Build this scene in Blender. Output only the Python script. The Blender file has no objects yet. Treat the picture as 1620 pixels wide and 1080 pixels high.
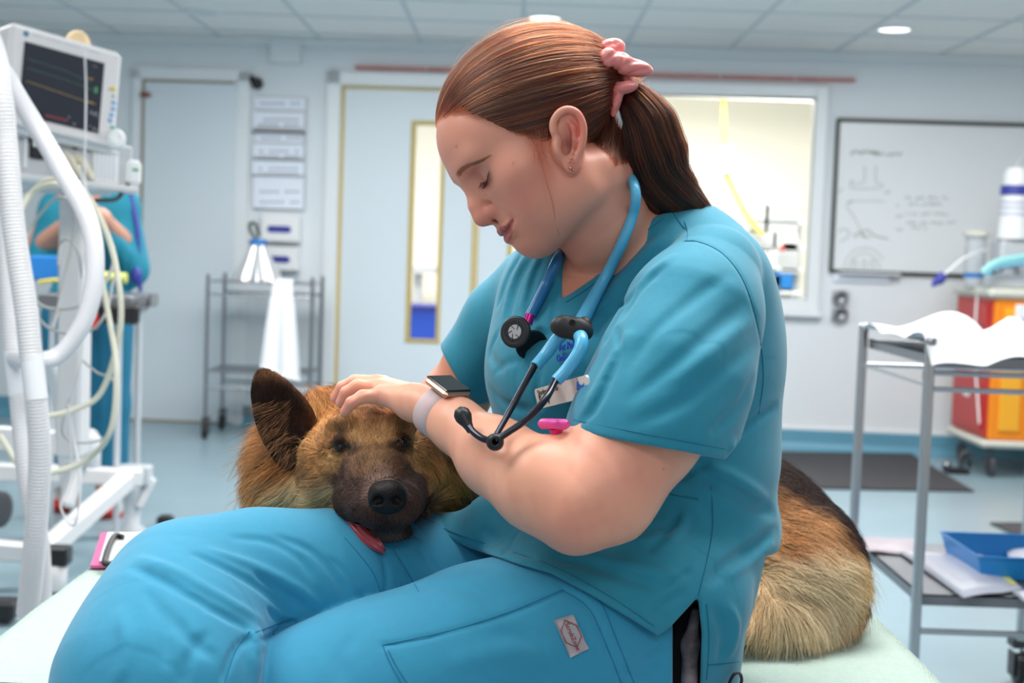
import bpy, math, random
import numpy as np
from mathutils import Vector, Matrix
import openvdb
random.seed(7)
rng = np.random.default_rng(11)
PI = math.pi
scene = bpy.context.scene
COL = scene.collection
# ------------------------------------------------------------------ camera
FPX = 2200.0                       # focal length in pixels of the 1620 wide frame
CAM_H, PITCH, ROLL = 1.11, math.radians(3.75), math.radians(2.0)
cp, sp, cr, sr = math.cos(PITCH), math.sin(PITCH), math.cos(ROLL), math.sin(ROLL)
FWD = np.array([0, cp, -sp]); R0 = np.array([1.0, 0, 0]); U0 = np.array([0, sp, cp])
RIGHT = cr * R0 + sr * U0
UP = -sr * R0 + cr * U0
CAMLOC = np.array([0, 0, CAM_H])
CF = np.stack([RIGHT, FWD, UP], 1)          # near-group frame: x right, y away, z up
cam_data = bpy.data.cameras.new('camera'); cam = bpy.data.objects.new('camera', cam_data); COL.objects.link(cam)
cam_data.sensor_width = 36.0; cam_data.lens = 36.0 * FPX / 1620.0
cam_data.clip_start = 0.05; cam_data.clip_end = 60
cam_data.dof.use_dof = True; cam_data.dof.focus_distance = 1.37; cam_data.dof.aperture_fstop = 6.8
Mx = Matrix.Identity(4)
for i in range(3):
    Mx[i][0] = RIGHT[i]; Mx[i][1] = UP[i]; Mx[i][2] = -FWD[i]; Mx[i][3] = CAMLOC[i]
cam.matrix_world = Mx
scene.camera = cam
scene.view_settings.view_transform = 'Standard'; scene.view_settings.look = 'None'
scene.view_settings.gamma = 1.0; scene.view_settings.use_curve_mapping = False
scene.view_settings.exposure = 0.0
scene.cycles.use_denoising = True
scene.cycles.max_bounces = 7; scene.cycles.diffuse_bounces = 4; scene.cycles.glossy_bounces = 3
scene.cycles.transmission_bounces = 5; scene.cycles.transparent_max_bounces = 12
scene.cycles.caustics_reflective = False; scene.cycles.caustics_refractive = False
scene.cycles.sample_clamp_indirect = 4.0
scene.cycles_curves.shape = 'RIBBONS'
scene.render.hair_subdiv = 2
# ------------------------------------------------------------------ light
world = bpy.data.worlds.new('world'); scene.world = world; world.use_nodes = True
bg = world.node_tree.nodes['Background']; bg.inputs[0].default_value = (1.0, 0.985, 0.97, 1); bg.inputs[1].default_value = 0.48
def area(name, loc, sx, sy, power, color, rot=(0, 0, 0)):
    l = bpy.data.lights.new(name, 'AREA'); l.shape = 'RECTANGLE'; l.size = sx; l.size_y = sy; l.energy = power; l.color = color
    o = bpy.data.objects.new(name, l); COL.objects.link(o); o.location = loc; o.rotation_euler = rot; return o
CEIL = 2.32
area('ceiling_light_over_bed', (0.35, 1.75, CEIL - .03), 1.2, 0.6, 40, (1.0, 0.98, 0.95))
area('ceiling_light_over_bed', (-1.2, 1.3, CEIL - .03), 1.2, 0.6, 24, (1.0, 0.985, 0.96))
area('ceiling_light_behind', (0.0, -0.6, CEIL - .03), 1.2, 0.6, 12, (0.97, 0.985, 1.0))
for lx, ly in ((-1.9, 4.2), (1.6, 4.2), (-1.0, 6.4), (1.9, 6.2), (0.1, 4.9)):
    area('ceiling_light_mid_room', (lx, ly, CEIL - .03), 1.2, 0.6, 42, (1.0, 0.975, 0.945))
area('theatre_light', (1.4, 9.6, 2.25), 1.6, 1.0, 78, (1.0, 0.965, 0.88))
area('corridor_light', (-0.7, 9.4, 2.25), 0.9, 0.8, 52, (1.0, 0.96, 0.90))
# ------------------------------------------------------------------ helpers: frames
def P(px, py, d):
    return np.array([(px - 810.0) / FPX * d, d, (540.0 - py) / FPX * d])
def toW(p):
    return np.asarray(p, float) @ CF.T + CAMLOC
def Wp(px, py, d):
    return toW(P(px, py, d))
WALL_A, WALL_B = 8.263, -0.064          # back wall: Y = A + B*X
def on_wall(px, py, off=0.0):
    r = toW(P(px, py, 1.0)) - CAMLOC
    t = (WALL_A - off) / (r[1] - WALL_B * r[0]); return CAMLOC + r * t
def on_level(px, py, z):
    r = toW(P(px, py, 1.0)) - CAMLOC
    return CAMLOC + r * ((z - CAM_H) / r[2])
def S(r, g, b):
    f = lambda c: (c / 255 / 12.92) if c / 255 <= .04045 else ((c / 255 + .055) / 1.055) ** 2.4
    return (f(r), f(g), f(b), 1.0)
# ------------------------------------------------------------------ materials
def mat(name, col, rough=.6, metal=0.0, spec=.5, bump=None, var=None, attr=False, sheen=0, sss=0, emit=None, trans=0, alpha=None, coat=0, detail=None):
    m = bpy.data.materials.new(name); m.use_nodes = True; nt = m.node_tree; b = nt.nodes['Principled BSDF']
    b.inputs['Base Color'].default_value = col if len(col) == 4 else (*col, 1); b.inputs['Roughness'].default_value = rough
    b.inputs['Metallic'].default_value = metal; b.inputs['Specular IOR Level'].default_value = spec
    if sheen: b.inputs['Sheen Weight'].default_value = sheen; b.inputs['Sheen Roughness'].default_value = .5
    if coat: b.inputs['Coat Weight'].default_value = coat; b.inputs['Coat Roughness'].default_value = .1
    if trans: b.inputs['Transmission Weight'].default_value = trans
    if alpha is not None: b.inputs['Alpha'].default_value = alpha
    if sss:
        b.inputs['Subsurface Weight'].default_value = sss; b.inputs['Subsurface Radius'].default_value = (1.0, .35, .2); b.inputs['Subsurface Scale'].default_value = .006
    if emit: b.inputs['Emission Color'].default_value = emit[0]; b.inputs['Emission Strength'].default_value = emit[1]
    tc = None
    def coord():
        nonlocal tc
        if tc is None: tc = nt.nodes.new('ShaderNodeTexCoord')
        return tc.outputs['Object']
    src = None
    if attr:
        a = nt.nodes.new('ShaderNodeAttribute'); a.attribute_name = 'Col'; src = a.outputs['Color']
        nt.links.new(src, b.inputs['Base Color'])
    if var:                                     # (scale, amount): mottled value
        n = nt.nodes.new('ShaderNodeTexNoise'); n.inputs['Scale'].default_value = var[0]; n.inputs['Detail'].default_value = 5
        nt.links.new(coord(), n.inputs['Vector'])
        mr = nt.nodes.new('ShaderNodeMapRange'); mr.inputs['From Min'].default_value = .3; mr.inputs['From Max'].default_value = .7
        mr.inputs['To Min'].default_value = 1 - var[1]; mr.inputs['To Max'].default_value = 1 + var[1]
        nt.links.new(n.outputs['Fac'], mr.inputs['Value'])
        mx = nt.nodes.new('ShaderNodeMix'); mx.data_type = 'RGBA'; mx.blend_type = 'MULTIPLY'; mx.inputs['Factor'].default_value = 1
        if src: nt.links.new(src, mx.inputs['A'])
        else: mx.inputs['A'].default_value = col if len(col) == 4 else (*col, 1)
        nt.links.new(mr.outputs['Result'], mx.inputs['B']); nt.links.new(mx.outputs['Result'], b.inputs['Base Color'])
    prev = None
    for bp in (bump or []):                     # (kind, scale, strength, distance)
        if bp[0] == 'noise':
            n = nt.nodes.new('ShaderNodeTexNoise'); n.inputs['Scale'].default_value = bp[1]; n.inputs['Detail'].default_value = 4; out = n.outputs['Fac']
        elif bp[0] == 'voronoi':
            n = nt.nodes.new('ShaderNodeTexVoronoi'); n.inputs['Scale'].default_value = bp[1]; out = n.outputs['Distance']
        elif bp[0] in ('weave', 'weaveb'):
            n = nt.nodes.new('ShaderNodeTexWave'); n.inputs['Scale'].default_value = bp[1]; n.inputs['Distortion'].default_value = .6
            n.bands_direction = 'DIAGONAL' if bp[0] == 'weave' else 'Z'; out = n.outputs['Fac']
        nt.links.new(coord(), n.inputs['Vector'])
        bn = nt.nodes.new('ShaderNodeBump'); bn.inputs['Strength'].default_value = bp[2]; bn.inputs['Distance'].default_value = bp[3]
        nt.links.new(out, bn.inputs['Height'])
        if prev: nt.links.new(prev, bn.inputs['Normal'])
        prev = bn.outputs['Normal']
    if prev: nt.links.new(prev, b.inputs['Normal'])
    return m
# ------------------------------------------------------------------ objects
def tag(o, label=None, cat=None, group=None, kind=None):
    if label: o['label'] = label
    if cat: o['category'] = cat
    if group: o['group'] = group
    if kind: o['kind'] = kind
    return o
def thing(name, loc, label, cat, group=None):
    o = bpy.data.objects.new(name, None); COL.objects.link(o); o.location = tuple(float(v) for v in loc); o.empty_display_size = .1
    return tag(o, label, cat, group)
def origin_of(o):
    v = Vector((0, 0, 0))
    while o: v = v + o.location; o = o.parent
    return np.array(v)
def link_mesh(name, V, Fc, m, parent=None, smooth=True, colors=None, mats=None, midx=None):
    V = np.asarray(V, np.float64)
    if parent is not None: V = V - origin_of(parent)
    me = bpy.data.meshes.new(name)
    if isinstance(Fc, np.ndarray):
        k = Fc.shape[1]; n = len(Fc)
        me.vertices.add(len(V)); me.vertices.foreach_set('co', V.astype(np.float32).ravel())
        me.loops.add(n * k); me.loops.foreach_set('vertex_index', Fc.astype(np.int32).ravel())
        me.polygons.add(n); me.polygons.foreach_set('loop_start', np.arange(0, n * k, k, dtype=np.int32))
        me.update(calc_edges=True); me.validate()
    else:
        me.from_pydata([tuple(v) for v in V], [], Fc)
    if mats:
        for q in mats: me.materials.append(q)
        if midx is not None: me.polygons.foreach_set('material_index', np.asarray(midx, np.int32))
    elif m: me.materials.append(m)
    if smooth is not None: me.polygons.foreach_set('use_smooth', [bool(smooth)] * len(me.polygons))
    if colors is not None:
        ca = me.color_attributes.new('Col', 'FLOAT_COLOR', 'POINT')
        c = np.ones((len(V), 4), np.float32); c[:, :3] = colors; ca.data.foreach_set('color', c.ravel())
    me.update()
    o = bpy.data.objects.new(name, me); COL.objects.link(o)
    if parent is not None: o.parent = parent
    return o
def frame_of(n, up=(0, 0, 1)):
    n = np.asarray(n, float); n = n / np.linalg.norm(n); up = np.asarray(up, float)
    if abs(n @ up) > .95 * np.linalg.norm(up): up = np.array([0, 1.0, 0])
    a = np.cross(up, n); a /= np.linalg.norm(a); return a, np.cross(n, a), n
def spline(pts, n=8):
    p = np.asarray(pts, float)
    if len(p) < 3: return np.array([p[0] + (p[-1] - p[0]) * t for t in np.linspace(0, 1, n + 1)])
    q = np.vstack([2 * p[0] - p[1], p, 2 * p[-1] - p[-2]]); out = []
    for i in range(1, len(q) - 2):
        for t in np.arange(n) / n:
            out.append(.5 * ((2 * q[i]) + (-q[i - 1] + q[i + 1]) * t + (2 * q[i - 1] - 5 * q[i] + 4 * q[i + 1] - q[i + 2]) * t * t + (-q[i - 1] + 3 * q[i] - 3 * q[i + 1] + q[i + 2]) * t ** 3))
    out.append(p[-1]); return np.array(out)
class MB:
    """collects shapes; build() links them as one mesh"""
    def __init__(s): s.V = []; s.F = []; s.flat = []
    def add(s, V, F, smooth=False):
        o = len(s.V); s.V += [tuple(float(c) for c in v) for v in V]; s.F += [tuple(o + i for i in f) for f in F]; s.flat += [smooth] * len(F); return s
    def box(s, c, h, ax=None, bev=0.0):
        """centre, half sizes, axes rows"""
        A = np.eye(3) if ax is None else np.array(ax, float); c = np.asarray(c, float)
        bev = min(bev, min(h) * .95)
        if bev <= 0:
            V = [c + A.T @ (np.array([x, y, z]) * h) for x in (-1, 1) for y in (-1, 1) for z in (-1, 1)]
            return s.add(V, [(0, 1, 3, 2), (4, 6, 7, 5), (0, 4, 5, 1), (2, 3, 7, 6), (0, 2, 6, 4), (1, 5, 7, 3)])
        V = []; idx = {}
        for x in (-1, 1):
            for y in (-1, 1):
                for z in (-1, 1):
                    for k in range(3):
                        q = np.array([x, y, z], float) * h
                        for j in range(3):
                            if j != k: q[j] -= (x, y, z)[j] * bev
                        idx[(x, y, z, k)] = len(V); V.append(c + A.T @ q)
        F = []
        for k in range(3):
            a, b2 = [(1, 2), (2, 0), (0, 1)][k]
            for sg in (-1, 1):
                f = []
                for u, v in ((-1, -1), (1, -1), (1, 1), (-1, 1)):
                    t = [0, 0, 0]; t[k] = sg; t[a] = u; t[b2] = v; f.append(idx[(*t, k)])
                F.append(tuple(f if sg > 0 else f[::-1]))
            for u in (-1, 1):
                for v in (-1, 1):
                    t1 = [0, 0, 0]; t2 = [0, 0, 0]; t1[k] = -1; t2[k] = 1; t1[a] = t2[a] = u; t1[b2] = t2[b2] = v
                    f = [idx[(*t1, a)], idx[(*t2, a)], idx[(*t2, b2)], idx[(*t1, b2)]]
                    F.append(tuple(f if u * v > 0 else f[::-1]))
        for x in (-1, 1):
            for y in (-1, 1):
                for z in (-1, 1):
                    f = [idx[(x, y, z, k)] for k in range(3)]; F.append(tuple(f if x * y * z > 0 else f[::-1]))
        return s.add(V, F)
    def span(s, lo, hi, bev=0.0):
        lo = np.array(lo, float); hi = np.array(hi, float); return s.box((lo + hi) / 2, np.abs(hi - lo) / 2, bev=bev)
    def tube(s, pts, r, n=12, caps=True, smooth=True, sx=1.0, up=(0, 0, 1)):
        p = np.asarray(pts, float); m = len(p); r = np.broadcast_to(np.asarray(r, float), (m,))
        T = np.gradient(p, axis=0); T /= np.linalg.norm(T, axis=1)[:, None] + 1e-12
        a, b, _ = frame_of(T[0], up); V = []
        for i in range(m):
            a = a - T[i] * (a @ T[i]); a /= np.linalg.norm(a); b = np.cross(T[i], a)
            for k in range(n):
                th = 2 * PI * k / n; V.append(p[i] + r[i] * (math.cos(th) * a * sx + math.sin(th) * b))
        F = [(i * n + k, i * n + (k + 1) % n, (i + 1) * n + (k + 1) % n, (i + 1) * n + k) for i in range(m - 1) for k in range(n)]
        s.add(V, F, smooth)
        if caps:
            s.add(V[:n], [tuple(range(n))[::-1]]); s.add(V[-n:], [tuple(range(n))])
        return s
    def cyl(s, a, b, r, r2=None, n=24, smooth=True):
        return s.tube([a, b], [r, r if r2 is None else r2], n, True, smooth)
    def lathe(s, c, axis, prof, n=28, smooth=True, closed=True):
        a, b, t = frame_of(axis); c = np.asarray(c, float); V = []
        for (r, z) in prof:
            for k in range(n):
                th = 2 * PI * k / n; V.append(c + t * z + r * (math.cos(th) * a + math.sin(th) * b))
        F = [(i * n + k, i * n + (k + 1) % n, (i + 1) * n + (k + 1) % n, (i + 1) * n + k) for i in range(len(prof) - 1) for k in range(n)]
        s.add(V, F, smooth)
        if closed:
            if prof[0][0] > 1e-6: s.add(V[:n], [tuple(range(n))[::-1]])
            if prof[-1][0] > 1e-6: s.add(V[-n:], [tuple(range(n))])
        return s
    def ball(s, c, r, n=16):
        r = np.broadcast_to(np.asarray(r, float), (3,)); V = []; c = np.asarray(c, float)
        for i in range(n // 2 + 1):
            ph = PI * i / (n // 2)
            for k in range(n):
                th = 2 * PI * k / n; V.append(c + r * (math.sin(ph) * math.cos(th), math.sin(ph) * math.sin(th), math.cos(ph)))
        return s.add(V, [(i * n + k, (i + 1) * n + k, (i + 1) * n + (k + 1) % n, i * n + (k + 1) % n) for i in range(n // 2) for k in range(n)], True)
    def prism(s, poly, n, h):
        """polygon of 3-D points extruded by h along n"""
        p = np.asarray(poly, float); q = p + np.asarray(n, float) * h; k = len(p)
        return s.add(list(p) + list(q), [tuple(range(k))[::-1], tuple(range(k, 2 * k))] + [(i, (i + 1) % k, k + (i + 1) % k, k + i) for i in range(k)])
    def sheet(s, G, th=0.001, smooth=True):
        """grid of points (rows x cols x 3) thickened downwards along its normals"""
        G = np.asarray(G, float); a, b, _ = G.shape
        du = np.gradient(G, axis=0); dv = np.gradient(G, axis=1); N = np.cross(du, dv); N /= np.linalg.norm(N, axis=2)[..., None] + 1e-12
        B = G - N * th; V = np.concatenate([G.reshape(-1, 3), B.reshape(-1, 3)]); o = a * b; F = []
        for i in range(a - 1):
            for j in range(b - 1):
                q = (i * b + j, i * b + j + 1, (i + 1) * b + j + 1, (i + 1) * b + j); F.append(q[::-1]); F.append(tuple(o + t for t in q))
        e = [i * b for i in range(a)] + [(a - 1) * b + j for j in range(1, b)] + [i * b + b - 1 for i in range(a - 2, -1, -1)] + [j for j in range(b - 2, 0, -1)]
        for i in range(len(e)): u, v = e[i], e[(i + 1) % len(e)]; F.append((u, v, o + v, o + u))
        return s.add(V, F, smooth)
    def build(s, name, m, parent=None):
        o = link_mesh(name, np.array(s.V), s.F, m, parent, None)
        o.data.polygons.foreach_set('use_smooth', s.flat); o.data.update(); return o
def text_obj(s, name, size, org, ax, ay, m, parent, depth=.0004, align='LEFT', bold=0.0, shear=0):
    """lettering as a flat raised text object; org, ax, ay in world"""
    cu = bpy.data.curves.new(name, 'FONT'); cu.body = s; cu.size = size; cu.extrude = depth; cu.align_x = align; cu.offset = bold; cu.shear = shear
    cu.materials.append(m); o = bpy.data.objects.new(name, cu); COL.objects.link(o)
    ax = np.array(ax) / np.linalg.norm(ax); az = np.cross(ax, ay); az /= np.linalg.norm(az); ay = np.cross(az, ax)
    if parent is not None: o.parent = parent; org = org - origin_of(parent)
    me = bpy.data.meshes.new_from_object(o); COL.objects.unlink(o); bpy.data.objects.remove(o)
    mw = Matrix.Identity(4)
    for i in range(3): mw[i][0] = ax[i]; mw[i][1] = ay[i]; mw[i][2] = az[i]; mw[i][3] = org[i]
    me.transform(mw); o = bpy.data.objects.new(name, me); COL.objects.link(o)
    if parent is not None: o.parent = parent
    return o
def copy_tree(o, parent=None):
    c = o.copy(); COL.objects.link(c)
    if parent is not None: c.parent = parent
    for ch in [x for x in COL.objects if x.parent == o]: copy_tree(ch, c)
    return c
# ------------------------------------------------------------------ signed-distance sculpting
class Field:
    def __init__(s, lo, hi, res, far=.05):
        s.lo = np.array(lo, float); s.res = res; s.n = np.ceil((np.array(hi) - s.lo) / res).astype(int) + 1
        s.ax = [(s.lo[i] + np.arange(s.n[i]) * res).astype(np.float32) for i in range(3)]
        s.far = far; s.D = np.full(tuple(s.n), far, np.float32)
    def blank(s):
        f = Field.__new__(Field); f.lo = s.lo; f.res = s.res; f.n = s.n; f.ax = s.ax; f.far = s.far; f.D = np.full(tuple(s.n), s.far, np.float32); return f
    def blk(s, lo, hi, m):
        a = np.clip(np.floor((np.array(lo) - m - s.lo) / s.res).astype(int), 0, s.n); b = np.clip(np.ceil((np.array(hi) + m - s.lo) / s.res).astype(int) + 1, 0, s.n)
        if (b <= a).any(): return None
        sl = tuple(slice(a[i], b[i]) for i in range(3))
        return sl, s.ax[0][sl[0]][:, None, None], s.ax[1][sl[1]][None, :, None], s.ax[2][sl[2]][None, None, :]
    def put(s, sl, d, k, sub=False):
        A = s.D[sl]
        if sub:
            d = -d; h = np.clip(k - np.abs(A - d), 0, None) / max(k, 1e-9); s.D[sl] = np.maximum(A, d) + h * h * k * .25
        else:
            h = np.clip(k - np.abs(A - d), 0, None) / max(k, 1e-9); s.D[sl] = np.minimum(A, d) - h * h * k * .25
    def cap(s, a, b, ra, rb=None, k=.01, sub=False, flat=None):
        rb = ra if rb is None else rb; a = np.asarray(a, float); b = np.asarray(b, float); rm = max(ra, rb)
        q = s.blk(np.minimum(a, b) - rm, np.maximum(a, b) + rm, s.far)
        if q is None: return s
        sl, X, Y, Z = q; ab = b - a; L = max(ab @ ab, 1e-12)
        t = np.clip(((X - a[0]) * ab[0] + (Y - a[1]) * ab[1] + (Z - a[2]) * ab[2]) / L, 0, 1)
        dx = X - a[0] - t * ab[0]; dy = Y - a[1] - t * ab[1]; dz = Z - a[2] - t * ab[2]
        if flat is not None:
            n, f = np.asarray(flat[0], float), flat[1]; n = n / np.linalg.norm(n); c = (dx * n[0] + dy * n[1] + dz * n[2]) * (1 / f - 1)
            dx = dx + n[0] * c; dy = dy + n[1] * c; dz = dz + n[2] * c
        d = np.sqrt(dx * dx + dy * dy + dz * dz) - (ra + t * (rb - ra))
        if flat is not None: d = d * (flat[1] if flat[1] < 1 else 1)
        s.put(sl, d.astype(np.float32), k, sub); return s
    def chain(s, pts, k=.01, sub=False, flat=None):
        """pts: list of (point, radius)"""
        for (a, ra), (b, rb) in zip(pts[:-1], pts[1:]): s.cap(a, b, ra, rb, k, sub, flat)
        return s
    def ell(s, c, r, rot=None, k=.01, sub=False):
        c = np.asarray(c, float); r = np.asarray(r, float); R = np.eye(3) if rot is None else np.asarray(rot, float)   # rows = axes
        ext = np.sqrt(((R.T * r) ** 2).sum(1)); q = s.blk(c - ext, c + ext, s.far)
        if q is None: return s
        sl, X, Y, Z = q; x, y, z = X - c[0], Y - c[1], Z - c[2]; k0 = 0; k1 = 0
        for i in range(3):
            u = (x * R[i, 0] + y * R[i, 1] + z * R[i, 2]); k0 = k0 + (u / r[i]) ** 2; k1 = k1 + (u / r[i] ** 2) ** 2
        k0 = np.sqrt(k0); k1 = np.sqrt(k1); d = np.where(k1 > 1e-9, k0 * (k0 - 1) / np.maximum(k1, 1e-9), -r.min())
        s.put(sl, d.astype(np.float32), k, sub); return s
    def plane(s, p, n, k=.002, box=None):
        """keep the side opposite to n"""
        n = np.asarray(n, float); n = n / np.linalg.norm(n); p = np.asarray(p, float)
        q = s.blk(s.lo, s.lo + s.n * s.res, 0) if box is None else s.blk(box[0], box[1], 0)
        sl, X, Y, Z = q; d = (X - p[0]) * n[0] + (Y - p[1]) * n[1] + (Z - p[2]) * n[2]; s.put(sl, (-d).astype(np.float32), k, True); return s
    def wedge(s, poly, d0, d1, k=.002, keep=False):
        """cut (or keep) the part of the field seen inside an outline between two depths"""
        poly = np.asarray(poly, float); sl = tuple(slice(0, n) for n in s.n)
        X = s.ax[0][:, None, None]; Y = s.ax[1][None, :, None]; Z = s.ax[2][None, None, :]
        u = (X / Y * FPX + 810.0); v = (540.0 - Z / Y * FPX)
        u, v = np.broadcast_arrays(u, v); D2 = np.full(u.shape, 1e9, np.float32); ins = np.zeros(u.shape, bool); n = len(poly)
        for i in range(n):
            a = poly[i]; b = poly[(i + 1) % n]; e = b - a; t = np.clip(((u - a[0]) * e[0] + (v - a[1]) * e[1]) / max(e @ e, 1e-9), 0, 1)
            D2 = np.minimum(D2, (u - a[0] - t * e[0]) ** 2 + (v - a[1] - t * e[1]) ** 2)
            if a[1] != b[1]: ins ^= ((a[1] > v) != (b[1] > v)) & (u < (b[0] - a[0]) * (v - a[1]) / (b[1] - a[1]) + a[0])
        d = np.where(ins, -1, 1) * np.sqrt(D2) * Y / FPX
        d = np.maximum(d, np.maximum(d0 - Y, Y - d1)); d = np.clip(d, -.05, .05).astype(np.float32)
        s.put(sl, -d if keep else d, k, True); return s
    def merge(s, f, k=.01):
        s.put(tuple(slice(0, n) for n in s.n), f.D, k); return s
    def sub(s, f, k=.005):
        s.put(tuple(slice(0, n) for n in s.n), f.D, k, True); return s
    def bump(s, pts, w, amp):
        """groove (amp>0) or ridge (amp<0) of half-width w along a polyline"""
        pts = np.asarray(pts, float); w = np.broadcast_to(np.asarray(w, float), (len(pts),)); amp = np.broadcast_to(np.asarray(amp, float), (len(pts),))
        wm = w.max() * 2.6; q = s.blk(pts.min(0), pts.max(0), wm)
        if q is None: return s
        sl, X, Y, Z = q; best = None; val = None
        for i in range(len(pts) - 1):
            a, b = pts[i], pts[i + 1]; ab = b - a; L = max(ab @ ab, 1e-12)
            t = np.clip(((X - a[0]) * ab[0] + (Y - a[1]) * ab[1] + (Z - a[2]) * ab[2]) / L, 0, 1)
            d2 = (X - a[0] - t * ab[0]) ** 2 + (Y - a[1] - t * ab[1]) ** 2 + (Z - a[2] - t * ab[2]) ** 2
            ww = w[i] + t * (w[i + 1] - w[i]); v = (amp[i] + t * (amp[i + 1] - amp[i])) * np.exp(-d2 / ww ** 2)
            val = v if val is None else np.where(np.abs(v) > np.abs(val), v, val)
        s.D[sl] = s.D[sl] + val.astype(np.float32); return s
    def sample(s, p):
        g = (np.asarray(p, float) - s.lo) / s.res; g = np.clip(g, 0, s.n - 1.001); i = g.astype(int); f = g - i; D = s.D; out = 0
        for a in (0, 1):
            for b in (0, 1):
                for c in (0, 1):
                    wt = (f[..., 0] if a else 1 - f[..., 0]) * (f[..., 1] if b else 1 - f[..., 1]) * (f[..., 2] if c else 1 - f[..., 2])
                    out = out + wt * D[i[..., 0] + a, i[..., 1] + b, i[..., 2] + c]
        return out
    def grad(s, p):
        e = s.res; g = np.stack([s.sample(p + np.eye(3)[i] * e) - s.sample(p - np.eye(3)[i] * e) for i in range(3)], -1)
        return g / (np.linalg.norm(g, axis=-1, keepdims=True) + 1e-9)
    def surf(s, px, py, d0=None, d1=None):
        """first point of the surface along a line of sight"""
        d0 = s.ax[1][0] if d0 is None else d0; d1 = s.ax[1][-1] if d1 is None else d1
        ds = np.arange(d0, d1, s.res * .5); pts = np.stack([(px - 810.0) / FPX * ds, ds, (540.0 - py) / FPX * ds], 1)
        v = s.sample(pts); lo = s.lo; hi = s.lo + (s.n - 1) * s.res; ok = ((pts >= lo) & (pts <= hi)).all(1)
        h = np.where((v < 0) & ok)[0]
        return None if len(h) == 0 else pts[h[0]]
    def line(s, pix, w, amp, n=5, d0=None, fade=True):
        """fold, seam or crease traced over the surface; pix, w and amp in frame pixels"""
        q = spline([(x, y, 0) for x, y in pix], n)[:, :2]; pts = [s.surf(x, y, d0) for x, y in q]; ok = [p for p in pts if p is not None]
        if len(ok) < 2: return s
        pts = np.array(ok); u = np.linspace(0, 1, len(pts)); f = np.clip(np.minimum(u, 1 - u) * 5, 0, 1) if fade else np.ones(len(pts))
        sc = pts[:, 1] / FPX; return s.bump(pts, w * sc, amp * sc * f)
    def mesh(s):
        g = openvdb.FloatGrid(s.far); D = s.D.copy()
        for a in range(3):
            ix = [slice(None)] * 3; ix[a] = 0; D[tuple(ix)] = np.maximum(D[tuple(ix)], 1e-3); ix[a] = -1; D[tuple(ix)] = np.maximum(D[tuple(ix)], 1e-3)
        g.copyFromArray(D); p, q = g.convertToQuads(0.0)
        return p.astype(np.float64) * s.res + s.lo, q[:, ::-1].copy()
def px_of(V):
    return V[:, 0] / V[:, 1] * FPX + 810.0, 540.0 - V[:, 2] / V[:, 1] * FPX
def noise3(p, sc, seed=0):
    """cheap smooth value noise from summed sines, vectorised"""
    r = np.random.default_rng(seed); out = 0
    for _ in range(5):
        k = r.normal(size=3) * sc; out = out + np.sin(p @ k + r.uniform(0, 6.28))
    return out / 5
def strands(name, pts, rad, col, m, parent):
    """hair curves: pts (N,K,3) world, rad (N,K), col (N,3)"""
    N, K, _ = pts.shape; hc = bpy.data.hair_curves.new(name); hc.add_curves([K] * N)
    hc.attributes['position'].data.foreach_set('vector', (pts - origin_of(parent)).astype(np.float32).ravel())
    a = hc.attributes.get('radius') or hc.attributes.new('radius', 'FLOAT', 'POINT'); a.data.foreach_set('value', rad.astype(np.float32).ravel())
    c = hc.attributes.new('Col', 'FLOAT_COLOR', 'CURVE'); cc = np.ones((N, 4), np.float32); cc[:, :3] = col; c.data.foreach_set('color', cc.ravel())
    hc.materials.append(m); o = bpy.data.objects.new(name, hc); COL.objects.link(o); o.parent = parent; return o
# ================================================================== the room
TU = np.array([1.0, WALL_B, 0]); TU /= np.linalg.norm(TU); TN = np.array([WALL_B, -1.0, 0]); TN /= np.linalg.norm(TN); TZ = np.array([0, 0, 1.0])
W0 = np.array([0, WALL_A, 0.0])
def uz(px, py, off=0.0):
    q = on_wall(px, py, off) - W0; return q @ TU, q[2]
def wp(u, z, off=0.0): return W0 + TU * u + TZ * z + TN * off
def wbox(mb, u0, u1, z0, z1, o0, o1, bev=0.0):
    return mb.box(wp((u0 + u1) / 2, (z0 + z1) / 2, (o0 + o1) / 2), (abs(u1 - u0) / 2, abs(o1 - o0) / 2, abs(z1 - z0) / 2), (TU, TN, TZ), bev)
def wrect(mb, px0, py0, px1, py1, o0, o1, bev=0.0):
    cx, cy = (px0 + px1) / 2, (py0 + py1) / 2
    return wbox(mb, uz(px0, cy)[0], uz(px1, cy)[0], uz(cx, py1)[1], uz(cx, py0)[1], o0, o1, bev)
m_wall = mat('wall_paint', S(222, 228, 233), .55, bump=[('noise', 40, .05, .002)])
m_trimw = mat('white_gloss_paint', S(228, 233, 237), .35)
m_door = mat('door_laminate', S(214, 224, 232), .35, var=(1.2, .015))
m_ceil = mat('ceiling_tile', S(246, 243, 240), .9, bump=[('noise', 260, .25, .002)])
m_tbar = mat('ceiling_grid_bar', S(214, 218, 222), .6)
m_floor = mat('floor_vinyl', S(138, 163, 174), .33, spec=.5, var=(3.0, .05), bump=[('noise', 18, .05, .004)])
m_skirt = mat('skirting_vinyl', S(96, 152, 176), .35)
m_gold = mat('timber_lipping', S(196, 172, 96), .5)
m_gap = mat('dark_door_gap', S(150, 142, 128), .7)
m_cream = mat('cream_wall', S(250, 248, 240), .7)
m_glass = mat('window_glass', (1, 1, 1, 1), .02, trans=1.0)
m_glass.node_tree.nodes['Principled BSDF'].inputs['IOR'].default_value = 1.02
m_steel = mat('brushed_steel', S(196, 198, 202), .26, metal=1.0)
m_palem = mat('pale_machine_metal', S(190, 194, 200), .45, metal=.2)
m_steeld = mat('worn_steel', S(150, 152, 158), .34, metal=1.0)
m_black = mat('black_plastic', S(24, 24, 28), .4)
m_rubber = mat('grey_rubber', S(70, 72, 78), .6)
m_white = mat('white_plastic', S(236, 238, 240), .4)
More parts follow.
